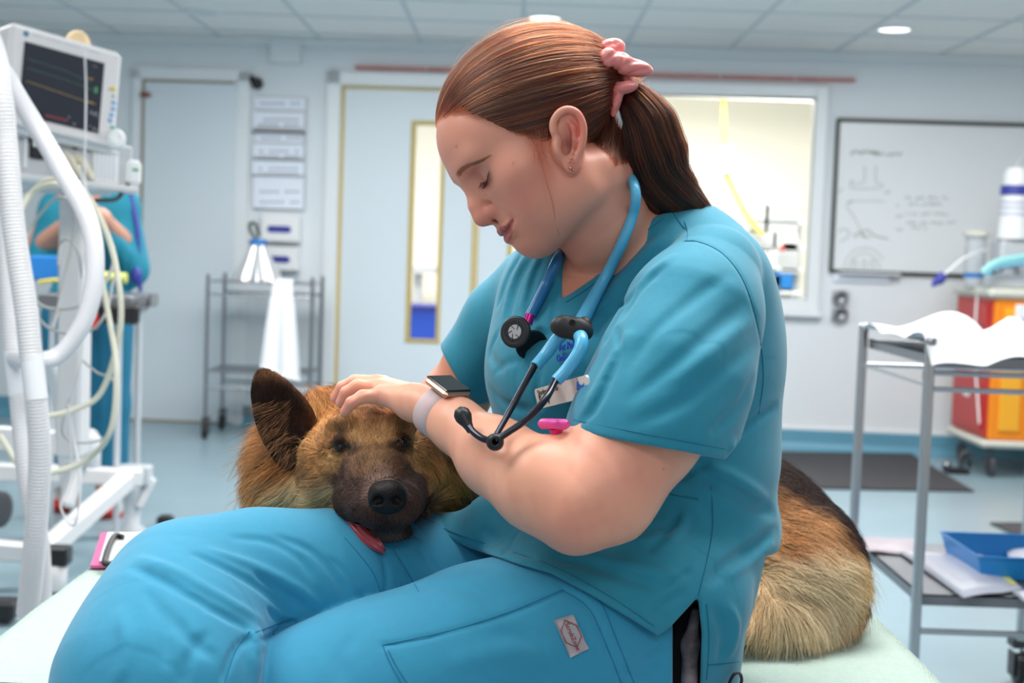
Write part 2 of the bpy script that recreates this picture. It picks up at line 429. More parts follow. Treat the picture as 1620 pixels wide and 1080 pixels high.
m_greyp = mat('pale_grey_plastic', S(196, 200, 206), .45)
m_paper = mat('paper', S(232, 238, 250), .8)
m_blue = mat('blue_plastic', S(34, 120, 196), .4)
m_lilac = mat('pale_lilac_print', S(190, 190, 212), .6)
m_navy = mat('navy_print', S(52, 60, 150), .5)
m_red = mat('red_plastic', S(196, 40, 34), .4)
def struct(o, kind='structure'): o['kind'] = kind; return o
# floor and ceiling
XL, XR, YN, YF = -5.2, 5.2, -1.0, 8.9
b = MB().span((XL, YN, -.05), (XR, YF, 0)); struct(b.build('floor', m_floor))
b = MB().span((XL, YN - .5, CEIL), (XR, YF, CEIL + .05)); struct(b.build('ceiling', m_ceil))
b = MB()
for i in range(-8, 9): b.span((i * .6 - .012, YN, CEIL - .006), (i * .6 + .012, YF - .45, CEIL + .001))
for j in range(0, 15): b.span((XL, j * .6 - .3, CEIL - .005), (XR, j * .6 - .276, CEIL + .001))
struct(b.build('trim_ceiling_grid', m_tbar))
# back wall with openings
uW0, zW1 = uz(1040, 152); uW1, zW0 = uz(1281, 474); zW1 = uz(1160, 152)[1]; zW0 = uz(1160, 469)[1]; uW1 = uz(1283, 310)[0]; uW0 = uz(1013, 310)[0]
uD0, zD1 = uz(541, 137)[0], uz(600, 138)[1]; uD1 = uz(541 + 2 * 216, 350)[0]
b = MB(); T = -.12
for (u0, u1, z0, z1) in ((-5.2, uD0, 0, CEIL), (uD0, uD1, zD1, CEIL), (uD1, uW0, 0, CEIL), (uW0, uW1, zW1, CEIL), (uW0, uW1, 0, zW0), (uW1, 5.2, 0, CEIL)):
    if u1 > u0: wbox(b, u0, u1, z0, z1, T, 0)
struct(b.build('wall_back', m_wall))
b = MB().span((XL - .1, 3.2, 0), (XL, YF, CEIL)); struct(b.build('wall_left', m_wall))
# door on the left
uA, uB = uz(226, 400)[0], uz(372, 400)[0]; zA = uz(300, 131)[1]
d1 = MB(); wbox(d1, uA, uB, .01, zA, .0, .03, .004); d1 = struct(d1.build('door_1', m_door))
b = MB(); wbox(b, uA - .012, uA + .006, .01, zA + .01, .0, .034); wbox(b, uA, uB - .03, zA - .004, zA + .012, 0, .034); wbox(b, uA - .1, uB - .12, .0, .016, 0, .036)
b.build('door_gap', m_gap, d1)
b = MB(); q = uz(234, 151); wbox(b, q[0] - .03, q[0] + .03, q[1] - .012, q[1] + .012, .03, .06, .004); b.build('hinge', mat('brass_hinge', S(150, 90, 70), .4, .6), d1)
b = MB(); w = .075
for (u0, u1, z0, z1) in ((uA - w, uA - .012, 0, zA + w), (uB, uB + w, 0, zA + w), (uA - w, uB + w, zA + .012, zA + .012 + w)): wbox(b, u0, u1, z0, z1, 0, .03, .004)
struct(b.build('trim_1', m_trimw))
# double door with glazed slots
mid = (uD0 + uD1) / 2; sw = uz(697, 350)[0] - uz(652, 350)[0]; s0 = uz(651, 350)[0]; zs0, zs1 = uz(672, 538)[1], uz(672, 196)[1]
for k in range(2):
    a0, a1 = (uD0 + .004, mid - .006) if k == 0 else (mid + .006, uD1 - .004)
    t0 = s0 if k == 0 else 2 * mid - s0 - sw; t1 = t0 + sw
    b = MB()
    for (u0, u1, z0, z1) in ((a0, t0, .01, zD1), (t1, a1, .01, zD1), (t0, t1, zs1, zD1), (t0, t1, .01, zs0)): wbox(b, u0, u1, z0, z1, -.05, -.005)
    dr = struct(b.build('door_%d' % (k + 2), m_door)); b = MB()
    for (u0, u1, z0, z1) in ((t0 - .018, t0 + .006, zs0 - .018, zs1 + .018), (t1 - .006, t1 + .018, zs0 - .018, zs1 + .018), (t0, t1, zs1 - .004, zs1 + .018), (t0, t1, zs0 - .018, zs0 + .004)): wbox(b, u0, u1, z0, z1, -.055, .004, .003)
    b.build('glazing_bead', m_gold, dr)
    b = MB(); wbox(b, t0, t1, zs0, zs1, -.03, -.024); b.build('pane', m_glass, dr)
    b = MB()
    if k == 0: wbox(b, a0 - .004, a0 + .016, .01, zD1, -.05, .001); wbox(b, a1 - .014, a1 + .002, .01, zD1, -.05, .001)
    else: wbox(b, a1 - .016, a1 + .004, .01, zD1, -.05, .001); wbox(b, a0 - .002, a0 + .012, .01, zD1, -.05, .001)
    wbox(b, a0, a1, zD1 - .012, zD1 + .004, -.05, .001); b.build('edge_lipping', m_gold, dr)
b = MB(); w = .085
for (u0, u1, z0, z1) in ((uD0 - w, uD0 - .004, 0, zD1 + w), (uD1 + .004, uD1 + w, 0, zD1 + w), (uD0 - w, uD1 + w, zD1 + .008, zD1 + w)): wbox(b, u0, u1, z0, z1, -.01, .03, .004)
struct(b.build('trim_2', m_trimw))
# window
b = MB(); g = .07
for (u0, u1, z0, z1) in ((uW0 - g, uW0, zW0 - g, zW1 + g), (uW1, uW1 + g, zW0 - g, zW1 + g), (uW0, uW1, zW1, zW1 + g), (uW0, uW1, zW0 - g, zW0)): wbox(b, u0, u1, z0, z1, -.06, .035, .005)
wn = struct(b.build('window_1', m_trimw))
b = MB(); wbox(b, uW0, uW1, zW0, zW1, -.04, -.034); b.build('pane', m_glass, wn)
b = MB(); wbox(b, uW0 - g - .02, uW1 + g + .02, zW0 - g - .035, zW0 - g, 0, .06, .008); b.build('window_sill', m_trimw, wn)
# red conduit line above the openings
b = MB()
za = uz(563, 107)[1]; ua, ub = uz(563, 107)[0], uz(1352, 130)[0]; k = 0; u = ua
while u < ub: wbox(b, u, min(u + .42, ub), za - .009, za + .009, .0, .042, .003); u += .43
struct(b.build('trim_3', mat('red_tape', S(196, 128, 122), .6, var=(14, .15))))
# boxed pier under the ceiling and skirting
b = MB(); u0, u1 = uz(430, 80)[0], uz(478, 80)[0]; wbox(b, u0, u1, uz(450, 101)[1], CEIL, 0, .05, .004); struct(b.build('trim_4', m_wall))
b = MB(); wbox(b, -5.2, 5.2, CEIL - .05, CEIL, 0, .03, .004); struct(b.build('trim_5', m_trimw))
b = MB()
for (u0, u1) in ((uB + .075, uD0 - .085), (uD1 + .085, 5.2), (-5.2, uA - .075)):
    wbox(b, u0, u1, 0, .115, 0, .02, .004)
    for i in range(6):
        a0 = i / 6 * PI / 2; a1 = (i + 1) / 6 * PI / 2; rr = .05
        p = lambda a: (.02 + rr - rr * math.cos(a), rr - rr * math.sin(a))
        (o0, z0), (o1, z1) = p(a0), p(a1); b.add([wp(u0, z0, o0), wp(u1, z0, o0), wp(u1, z1, o1), wp(u0, z1, o1)], [(0, 1, 2, 3)], True)
struct(b.build('baseboard_back', m_skirt))
b = MB()
for (u0, u1) in ((uD1 + .085, 5.2), (uB + .075, uD0 - .085)): wbox(b, u0, u1, .115, .135, 0, .012, .002)
struct(b.build('trim_6', m_trimw))
# rooms beyond the glass
b = MB(); y2 = 11.3
b.span((-2.2, y2, 0), (4.2, y2 + .05, 2.5)); b.span((4.2, 8.5, 0), (4.25, y2, 2.5)); b.span((-2.25, 8.6, 0), (-2.2, y2, 2.5)); b.span((.35, 8.55, 0), (.4, y2, 2.5)); b.span((-2.2, 8.45, 2.45), (4.2, y2, 2.5))
struct(b.build('wall_beyond', m_cream))
b = MB().span((-2.2, 8.9, -.05), (4.2, y2, 0)); struct(b.build('floor_beyond', mat('floor_beyond', S(196, 205, 208), .5)))
# items seen in the theatre
def Q(px, py, y):
    r = toW(P(px, py, 1.0)) - CAMLOC; return CAMLOC + r * (y / r[1])
t = thing('ceiling_hose', Q(1145, 150, 10.2), 'yellow ceiling hose with grey fittings hanging behind the bright window', 'hose')
pts = [Q(1143, 60, 10.2), Q(1145, 200, 10.2), Q(1146, 262, 10.2), Q(1160, 300, 10.2), Q(1185, 345, 10.2), Q(1206, 372, 10.2)]
MB().tube(spline(pts), .018, 8).build('hose', mat('yellow_hose', S(222, 205, 96), .5), t)
MB().cyl(Q(1145, 232, 10.2), Q(1148, 274, 10.2), .05, .06, 12).cyl(Q(1147, 262, 10.2), Q(1140, 276, 10.2), .03, .03, 10).build('hose_coupling', m_greyp, t)
t = thing('anaesthetic_machine', Q(1225, 470, 10.4) * (1, 1, 0), 'pale grey anaesthetic machine with shelves standing behind the window glass', 'machine')
b = MB(); zt = Q(1225, 330, 10.4)[2]; x0, x1 = Q(1178, 400, 10.4)[0], Q(1262, 400, 10.4)[0]
b.span((x0, 10.3, .1), (x0 + .05, 10.7, zt)); b.span((x1 - .05, 10.3, .1), (x1, 10.7, zt - .1)); b.span((x0, 10.65, .1), (x1, 10.7, zt - .05)); b.build('frame', m_greyp, t)
for py in (352, 392, 425, 462):
    z = Q(1225, py, 10.4)[2]; MB().span((x0 - .02, 10.25, z - .012), (x1 + .02, 10.7, z + .012), .005).build('shelf', m_white, t)
for (a, c, w_, h_, mm, nm) in ((1196, 344, .10, .16, m_greyp, 'gauge_box'), (1235, 345, .14, .14, m_palem, 'flow_meter_block'), (1205, 378, .12, .1, m_palem, 'vaporiser'), (1240, 382, .10, .10, m_white, 'canister'), (1200, 412, .15, .09, m_greyp, 'drawer_unit'), (1248, 408, .08, .16, m_palem, 'bellows'), (1210, 448, .12, .1, m_steeld, 'control_box'), (1237, 444, .08, .08, m_blue, 'blue_canister')):
    q = Q(a, c, 10.3); MB().box(q, (w_, .05, h_ / 1.3), bev=.015).build(nm, mm, t)
MB().ball(Q(1238, 393, 10.2), .02).build('control_knob', m_red, t)
t = tag(MB().box(Q(1030, 430, 10.9), (.35, .2, .3), bev=.02).build('storage_cabinet', m_white), 'white storage cabinet inside the bright theatre behind the nurse', 'cabinet')
# items seen through the door slot
q0 = Q(671, 515, 9.6); t = thing('storage_crate', (q0[0], q0[1], 0), 'bright blue plastic crate seen low through the door slot', 'crate')
zt = Q(671, 484, 9.6)[2]; b = MB().span((q0[0] - .25, 9.5, zt - .42), (q0[0] + .25, 9.9, zt)); b.build('crate_body', mat('blue_crate', S(48, 92, 214), .5), t)
MB().span((q0[0] - .265, 9.48, zt - .03), (q0[0] + .265, 9.92, zt + .005)).build('crate_rim', m_navy, t)
MB().span((q0[0] - .28, 9.45, 0), (q0[0] + .28, 9.95, zt - .42)).build('plinth', m_white, t)
t = thing('wall_shelf', Q(675, 420, 10.9), 'grey shelf unit on the far wall seen through the door slot', 'shelf')
MB().span(Q(640, 429, 10.9) - (0, .2, .01), Q(692, 425, 10.9) + (0, .1, .01)).build('shelf_board', m_greyp, t)
MB().span(Q(655, 480, 10.9) - (0, .1, 0), Q(668, 430, 10.9) + (0, .1, 0)).build('bracket', m_greyp, t)
# downlights
m_lamp = mat('lit_diffuser', (1, 1, 1, 1), .5, emit=((1.0, .98, .93, 1), 3.0)); m_lampoff = mat('unlit_diffuser', S(214, 222, 228), .4)
for i, (px, py, on, lab) in enumerate(((862, 27, 1, 'lit round downlight in the ceiling above the nurse'), (1415, 45, 1, 'lit round downlight in the ceiling above the whiteboard'), (322, 18, 0, 'unlit round downlight in the ceiling above the left door'))):
    q = on_level(px, py, CEIL); t = thing('downlight', q, lab, 'light', 'recessed ceiling downlights')
    MB().lathe(q, (0, 0, -1), [(.085, -.002), (.1, 0), (.1, .008), (.085, .012), (.078, .004)], closed=False).build('bezel', m_white, t)
    MB().lathe(q, (0, 0, -1), [(.001, .006), (.08, .006)], closed=False).build('diffuser', m_lamp if on else m_lampoff, t)
# ---- things on the back wall
t = tag(MB().ball(wp(*uz(409, 133), .03), (.035, .03, .035)).ball(wp(*uz(402, 127), .04), (.018, .02, .025)).build('wall_hook', m_black), 'small black round hook high on the wall left of the double door', 'hook')
t = thing('notice_rack', wp(*uz(443, 250), 0), 'grey tiered wall rack of paper notices beside the double door', 'rack')
b = MB(); wrect(b, 403, 153, 486, 332, 0, .012, .003); b.build('back_panel', m_greyp, t)
for py in (208, 249, 276): b = MB(); wrect(b, 402, py, 484, py + 3, .01, .05, .003); b.build('pocket_lip', m_rubber if py == 208 else m_greyp, t)
m_lines = mat('grey_print', S(120, 128, 142), .7)
sheets = [(403, 155, 484, 173, 'top blank white paper strip in the notice rack'), (401, 178, 482, 202, 'white printed notice above the dark bar of the rack'), (405, 211, 480, 226, 'pale label strip under the dark bar of the rack'), (402, 228, 481, 252, 'white notice with dark heading at the middle of the rack'), (401, 255, 482, 279, 'white lined notice above the lowest sheet of the rack'), (403, 280, 482, 330, 'large pale blue form at the bottom of the rack')]
for i, (x0, y0, x1, y1, lab) in enumerate(sheets):
    b = MB(); wrect(b, x0, y0, x1, y1, .014 + .003 * i, .018 + .003 * i); o = tag(b.build('paper_notice', m_paper), lab, 'paper', 'paper notices in the wall rack')
    b = MB()
    for j in range(1 if y1 - y0 < 22 else 2):
        yy = y0 + (y1 - y0) * (.45 + .33 * j); 
        for s_ in range(8):
            xa = x0 + 10 + s_ * 8
            if rng.random() < .85: wrect(b, xa, yy, xa + 6, yy + 2.2, .018 + .003 * i, .019 + .003 * i)
    b.build('print', m_lines, o)
for (x0, y0, x1, y1, lab) in ((418, 341, 478, 383, 'upper white glove dispenser with dark blue oval window'), (418, 390, 476, 428, 'lower white glove dispenser partly behind the silver bag')):
    b = MB(); wrect(b, x0, y0, x1, y1, 0, .09, .008); o = tag(b.build('glove_dispenser', m_white), lab, 'dispenser', 'glove dispensers on the wall')
    cy = (y0 + y1) / 2; b = MB(); a0, a1 = uz(x0 + 10, cy)[0], uz(x1 - 12, cy)[0]; z = uz(x0, cy)[1]; r = .02
    poly = [wp(a0 + r + r * math.cos(a), z + r * math.sin(a), .089) for a in np.linspace(PI / 2, 3 * PI / 2, 9)] + [wp(a1 - r + r * math.cos(a), z + r * math.sin(a), .089) for a in np.linspace(-PI / 2, PI / 2, 9)]
    b.prism(poly, TN, .003); b.build('window_slot', m_navy, o)
# whiteboard
t = thing('whiteboard', wp(*uz(1480, 310), 0), 'wall whiteboard with black frame and faint handwriting right of the window', 'whiteboard')
ub0, ub1 = uz(1318, 310)[0], uz(1318, 310)[0] + 1.35; zb0, zb1 = uz(1320, 430)[1], uz(1320, 188)[1]
b = MB(); wbox(b, ub0, ub1, zb0, zb1, .0, .018); b.build('board', mat('whiteboard_surface', S(226, 230, 234), .22), t)
b = MB()
for (u0, u1, z0, z1) in ((ub0, ub1, zb1 - .018, zb1 + .004), (ub0, ub1, zb0 - .004, zb0 + .016), (ub0 - .004, ub0 + .016, zb0, zb1), (ub1 - .016, ub1 + .004, zb0, zb1)): wbox(b, u0, u1, z0, z1, 0, .03, .003)
b.build('frame', mat('dark_board_frame', S(52, 54, 48), .5), t)
b = MB(); wbox(b, ub0 + .05, ub0 + .4, zb0 - .012, zb0 + .006, .02, .07, .004); b.build('pen_tray', m_greyp, t)
b = MB()
def ink(pix, r=.0022, n=6):
    b.tube(spline([wp(*uz(x, y, .018), .019) for x, y in pix], n), r, 5)
def scrawl(x0, x1, y, h, seed, r=.0022):
    g = np.random.default_rng(seed); x = x0; w_ = []
    while x < x1:
        w_.append((x, y + g.uniform(-h, h))); x += g.uniform(1.4, 2.6)
        if g.random() < .14 and len(w_) > 2: ink(w_, r, 4); w_ = []; x += 3
    if len(w_) > 2: ink(w_, r, 4)
scrawl(1345, 1392, 241, 3.2, 1, .003); scrawl(1380, 1428, 244, 2.8, 2, .003)
scrawl(1432, 1500, 313, 2.2, 3); scrawl(1438, 1490, 323, 2, 4); scrawl(1434, 1500, 338, 2.2, 5); scrawl(1434, 1515, 353, 2.2, 6); scrawl(1441, 1468, 361, 2, 7)
for y in (325, 341, 364): scrawl(1417, 1430, y, 2.2, y)
ink([(1368, 262), (1366, 288), (1346, 292), (1350, 298), (1390, 298), (1396, 292), (1386, 288), (1386, 262)], .0016)
ink([(1344, 288), (1350, 286)], .003); ink([(1400, 306), (1408, 302)], .003); ink([(1340, 322), (1348, 318)], .004); ink([(1325, 305), (1334, 298)], .002)
ink([(1345, 318), (1400, 318)], .0016); ink([(1338, 326), (1352, 345), (1362, 366)], .0016)
ink([(1325, 366), (1335, 362), (1343, 366), (1340, 376), (1330, 382)], .002); ink([(1350, 372), (1372, 364), (1382, 372), (1405, 378)], .003); scrawl(1352, 1384, 373, 3.5, 9, .003)
ink([(1334, 428), (1340, 408), (1356, 394), (1380, 394), (1398, 410)], .0018); ink([(1342, 426), (1350, 408), (1370, 400), (1388, 412), (1392, 426)], .0018)
for x in (1352, 1367, 1380): ink([(x - 4, 418), (x, 410), (x + 4, 418), (x, 424), (x - 4, 418)], .0018)
b.build('handwriting', mat('grey_green_marker', S(128, 134, 118), .6), t)
t = thing('wall_socket', wp(*uz(1328, 483), 0), 'pale double round gas outlet on the wall under the window corner', 'socket')
b = MB(); wrect(b, 1315, 458, 1342, 508, 0, .02, .004); b.build('back_plate', m_greyp, t)
for py in (471, 497): MB().lathe(wp(*uz(1328, py), .02), TN, [(.045, 0), (.045, .02), (.03, .03), (.03, .022), (.001, .022)]).build('outlet', m_steeld, t)
t = tag(MB().box(wp(*uz(1362, 438), .012), (.16, .01, .03), (TU, TN, TZ), .004).build('paper_sign', m_paper), 'pale paper strip on the wall just under the whiteboard', 'paper')
# ---- floor mats
m_mat = mat('rubber_mat', S(58, 58, 62), .8, bump=[('weave', 60, .5, .003), ('weaveb', 60, .5, .003)])
def floor_slab(name, pix, z, m, lab, cat):
    b = MB().prism([on_level(x, y, z) - (0, 0, z - .001) for x, y in pix], (0, 0, 1), z); return tag(b.build(name, m), lab, cat)
floor_slab('floor_mat', [(1150, 712), (1441, 717), (1541, 776), (1150, 768)], .009, m_mat, 'large dark rubber mat on the blue floor behind the dog', 'mat')
floor_slab('floor_mat', [(1566, 826), (1700, 826), (1720, 848), (1602, 843)], .009, m_mat, 'small dark mat on the floor beyond the steel trolley', 'mat')
# ================================================================== the treatment bed
BEDZ = .640
m_mint = mat('mint_towelling', S(192, 214, 203), .95, sheen=.3, bump=[('noise', 420, .9, .003), ('noise', 60, .25, .004)], var=(160, .05))
m_sheet = mat('white_sheet_edge', S(218, 230, 227), .8, bump=[('noise', 120, .2, .002)])
bx0, bx1, by0, by1 = -.615, .500, 1.42, 2.10
t = thing('treatment_bed', ((bx0 + bx1) / 2, (by0 + by1) / 2, 0), 'treatment bed covered with pale mint towelling that the nurse and dog are on', 'bed')
MB().span((bx0, by0, BEDZ - .09), (bx1, by1, BEDZ - .012), .02).build('mattress', m_sheet, t)
G = np.zeros((60, 44, 3))
for i in range(60):
    for j in range(44):
        u, v = i / 59, j / 43; x = bx0 + .028 + u * (bx1 - bx0 - .03); y = by0 + .01 + v * (by1 - by0 - .02)
        G[i, j] = (x, y, BEDZ + .0012 * math.sin(23 * u + 5 * v) * math.sin(17 * v))
MB().sheet(G, .012).build('towel_cover', m_mint, t)
MB().span((bx0 + .03, by0 + .03, BEDZ - .14), (bx1 - .03, by1 - .03, BEDZ - .09), .01).build('bed_frame', m_steeld, t)
for x in (bx0 + .12, bx1 - .12):
    for y in (by0 + .1, by1 - .1):
        MB().span((x - .03, y - .03, .0), (x + .03, y + .03, BEDZ - .14), .004).build('leg', m_steeld, t)
# clipboard on the far left corner
q = [on_level(x, y, BEDZ + .006) for x, y in ((160, 843), (262, 843), (222, 895), (143, 895))]
t = tag(MB().prism([p - (0, 0, .003) for p in q], (0, 0, 1), .004).build('clipboard', mat('pink_clipboard', S(214, 88, 150), .35)), 'pink clipboard holding white paper on the far left bed corner', 'clipboard')
c = sum(q) / 4; q2 = [c + (p - c) * .88 + np.array([.006, 0, .0035]) for p in q]
MB().prism(q2, (0, 0, 1), .001).build('paper_sheet', m_white, t)
a, b_ = on_level(186, 848, BEDZ + .014), on_level(166, 888, BEDZ + .014)
MB().tube(spline([on_level(196, 850, BEDZ + .014), on_level(180, 849, BEDZ + .016), on_level(166, 889, BEDZ + .016), on_level(182, 890, BEDZ + .014)]), .0045, 8).build('clip', m_black, t)
# ================================================================== outline of the scrub top (used by the body inside it)
def px(r, d): return r * d / FPX
TP = Field((-.15, 1.10, -.44), (.31, 1.80, .165), .0022, .03)
# body of the garment
TP.chain([(P(1135, 440, 1.42), px(72, 1.42)), (P(1050, 415, 1.47), px(74, 1.47)), (P(960, 430, 1.53), px(70, 1.53)), (P(850, 455, 1.60), px(58, 1.60))], .04)
TP.ell(P(1075, 560, 1.50), (.112, .14, .16), None, .04)
TP.ell(P(905, 530, 1.52), (.085, .085, .12), None, .05)
TP.ell(P(925, 600, 1.47), (.095, .10, .075), None, .05)
TP.ell(P(1060, 740, 1.50), (.112, .14, .11), None, .04)
TP.ell(P(935, 760, 1.49), (.095, .11, .10), None, .05)
TP.ell(P(1100, 850, 1.50), (.082, .12, .075), None, .03)
# skirt of the top lying over the lap
TP.chain([(P(720, 862, 1.50), px(46, 1.5)), (P(800, 855, 1.47), px(66, 1.47)), (P(900, 900, 1.43), px(110, 1.43)), (P(1010, 940, 1.40), px(130, 1.4)), (P(1080, 950, 1.40), px(110, 1.4))], .03)
TP.chain([(P(1036, 1010, 1.44), px(140, 1.44)), (P(900, 1012, 1.385), px(157, 1.385)), (P(760, 1046, 1.35), px(156, 1.35))], .03)
TP.chain([(P(960, 975, 1.58), px(158, 1.58)), (P(780, 958, 1.535), px(142, 1.53)), (P(660, 950, 1.495), px(133, 1.49))], .02)
TP.chain([(P(1110, 850, 1.47), px(100, 1.47)), (P(1100, 960, 1.46), px(88, 1.46)), (P(1085, 1100, 1.46), px(82, 1.46))], .03)
TP.ell(P(1150, 830, 1.52), (.052, .08, .036), None, .02)
TPF = TP.blank(); TPF.D = TP.D.copy()
# ================================================================== the nurse
def px(r, d): return r * d / FPX
SEAT = Wp(1060, 1100, 1.5)
nurse = thing('person', (SEAT[0], SEAT[1], BEDZ), 'auburn-haired person in teal scrubs bending over the dog on the bed', 'person')
# ---- head frame: X to her right (away from camera), Y forward, Z up
tl, yw = math.radians(40), math.radians(12)
HY = np.array([-math.cos(tl) * math.cos(yw), -math.sin(yw), -math.sin(tl) * math.cos(yw)])
HZ = np.array([-math.sin(tl), 0, math.cos(tl)]); HZ = HZ - HY * (HZ @ HY); HZ /= np.linalg.norm(HZ)
HX = np.cross(HY, HZ); HR = np.stack([HX, HY, HZ])          # rows = axes in the near frame
HO = P(893, 238, 1.42) + np.array([.0, 0, 0])
def H(x, y, z): return HO + np.array([x, y, z]) @ HR
def Hinv(p): return (p - HO) @ HR.T
def hp(x, y): # frame pixel of the head mid-plane -> (y,z) of the head frame (for reading off the profile)
    return None
HS = P(893, 238, 1.42) # ear level
m_skin = mat('skin', S(232, 182, 160), .42, attr=True, sss=.18, bump=[('noise', 900, .12, .0006)])
# ------------------------------------------------ skin: one continuous body
B = Field(P(520, 480, 1.45) * (1, 0, 0) + (0, 1.14, -.50), (.24, 1.74, .30), .0017, .03)
B = Field((-.205, 1.16, -.245), (.225, 1.76, .275), .0018, .03)
def sphere(c, r, k=.01, sub=False): B.cap(c, c, r, r, k, sub)
# cranium, face masses
B.ell(H(0, .006, .058), (.070, .090, .072), HR, .01)
B.ell(H(0, .050, .002), (.056, .054, .072), HR, .03)
B.ell(H(0, .066, .060), (.050, .036, .042), HR, .02)
for sx in (-1, 1):
    B.cap(H(sx * .047, .018, -.026), H(sx * .044, .026, -.044), .014, .014, .03)
    B.cap(H(sx * .043, .028, -.044), H(sx * .014, .080, -.050), .016, .013, .03)
    B.ell(H(sx * .042, .062, .006), (.022, .024, .022), HR, .02)       # cheek bone
    B.ell(H(sx * .034, .066, -.026), (.022, .024, .024), HR, .02)      # cheek
    B.cap(H(sx * .010, .095, .046), H(sx * .036, .086, .048), .009, .008, .014)   # brow
B.ell(H(0, .074, -.022), (.030, .027, .030), HR, .018)                  # mouth mound
B.cap(H(0, .0835, -.047), H(0, .0825, -.0495), .0155, .0155, .014)
B.ell(H(0, .060, -.044), (.030, .030, .016), HR, .02)
# eye sockets, eyeballs and lids
for sx in (-1, 1):
    B.ell(H(sx * .030, .105, .030), (.016, .017, .011), HR, .012, sub=True)
    sphere(H(sx * .030, .0795, .0285), .0128, .004)
# nose
B.cap(H(0, .094, .040), H(0, .1075, .012), .0070, .0085, .010)
B.cap(H(0, .1075, .012), H(0, .1105, .0), .0085, .0092, .006)
B.cap(H(0, .1105, .0), H(0, .100, -.009), .0085, .006, .006)
for sx in (-1, 1):
    B.ell(H(sx * .0115, .0995, -.003), (.0078, .0100, .0080), HR, .004)
    B.ell(H(sx * .0065, .1020, -.0115), (.0034, .0052, .0040), HR, .002, sub=True)
# lips, laid over the mouth mound
def fy(x, z):
    ys = np.arange(.130, .05, -.0005); v = B.sample(HO + np.stack([np.full_like(ys, x), ys, np.full_like(ys, z)], 1) @ HR); h_ = np.where(v < 0)[0]; return ys[h_[0]] if len(h_) else .09
LIPX = [0, .007, .016, .0235, .0310]; UPZ = [-.0240, -.0226, -.0236, -.0240, -.0228]; LOZ = [-.0335, -.0332, -.0322, -.0300, -.0248]; MIDZ = [-.0284, -.0282, -.0280, -.0264, -.0236]
lipY = {(x, k): fy(x, z) for k, zz in (('u', UPZ), ('l', LOZ), ('m', MIDZ)) for x, z in zip(LIPX, zz)}
for sx in (-1, 1):
    B.chain([(H(sx * x, lipY[(x, 'u')] - .0016, z), r) for x, z, r in zip(LIPX, UPZ, (.0032, .0037, .0034, .0029, .0014))], .003)
    B.chain([(H(sx * x, lipY[(x, 'l')] - .0022, z), r) for x, z, r in zip(LIPX, LOZ, (.0046, .0046, .0042, .0034, .0014))], .003)
for sx in (-1, 1):
    B.bump([H(sx * x, lipY[(x, 'm')] + .0008, z) for x, z in zip(LIPX, MIDZ)], .0013, .0028)
    B.bump([H(sx * .0330, fy(.0330, -.0225), -.0225), H(sx * .0310, lipY[(.0310, 'm')], -.0236)], .0030, .0024)
B.bump([H(0, .106, -.010), H(0, .106, -.018)], .0020, .0012)
B.bump([H(-.016, .098, -.041), H(0, .1, -.0425), H(.016, .098, -.041)], .005, .0016)
for sx in (-1, 1):
    B.bump([H(sx * .0130, .1040, .0075), H(sx * .0185, .0985, .0035), H(sx * .0205, .0935, -.0045), H(sx * .0185, .0930, -.0105)], .0022, .0042)
    B.bump([H(sx * .021, .095, -.008), H(sx * .031, .086, -.021)], .004, .0018)
    # lid crease and closed lash line
    B.bump([H(sx * .017, .092, .0325), H(sx * .024, .0945, .0375), H(sx * .033, .093, .0385), H(sx * .043, .084, .0335)], .0012, .0014)
    B.bump([H(sx * .0165, .091, .0265), H(sx * .023, .0925, .0225), H(sx * .032, .092, .0212), H(sx * .0435, .083, .0245)], .0011, .0018)
    B.bump([H(sx * .018, .090, .017), H(sx * .028, .091, .0135), H(sx * .040, .083, .015)], .003, .0007)
# ear (camera side) read off in the near frame, mirrored through the head frame
DE = 1.338
ear_pts = [tuple(v[:2]) for v in spline([(x_, y_, 0) for x_, y_ in [(893, 244), (886, 226), (877, 212), (875, 194), (884, 179), (898, 173), (913, 179), (922, 196), (923, 216), (918, 238), (911, 254)]], 4)]
def ear(side):
    E_ = []
    def e(x, y, d=DE):
        q = Hinv(P(x, y, d)); q[0] *= side; return HO + q @ HR
    B.ell(e(900, 222, DE + .010), (.0155, .008, .029), None, .006)
    B.cap(e(896, 232, DE + .02), e(896, 232, DE + .008), .013, .013, .01)
    B.ell(e(901, 218, DE + .0005), (.0115, .0070, .023), None, .003, sub=True)
    B.chain([(e(x, y, DE + (.003 if 8 < i < 38 else .004)), .0030 if 8 < i < 36 else .0026) for i, (x, y) in enumerate(ear_pts)], .0025)
    B.ell(e(905, 260, DE + .004), (.0085, .0042, .0095), None, .004)
    B.chain([(e(897, 190, DE + .006), .0020), (e(907, 202, DE + .004), .0026), (e(909, 222, DE + .004), .0026), (e(903, 241, DE + .004), .0024), (e(898, 248, DE + .004), .0022)], .003)
    B.ell(e(888, 236, DE + .004), (.0038, .0032, .0062), None, .003)
    B.ell(e(896, 232, DE + .002), (.005, .006, .008), None, .003, sub=True)
ear(1); ear(-1)
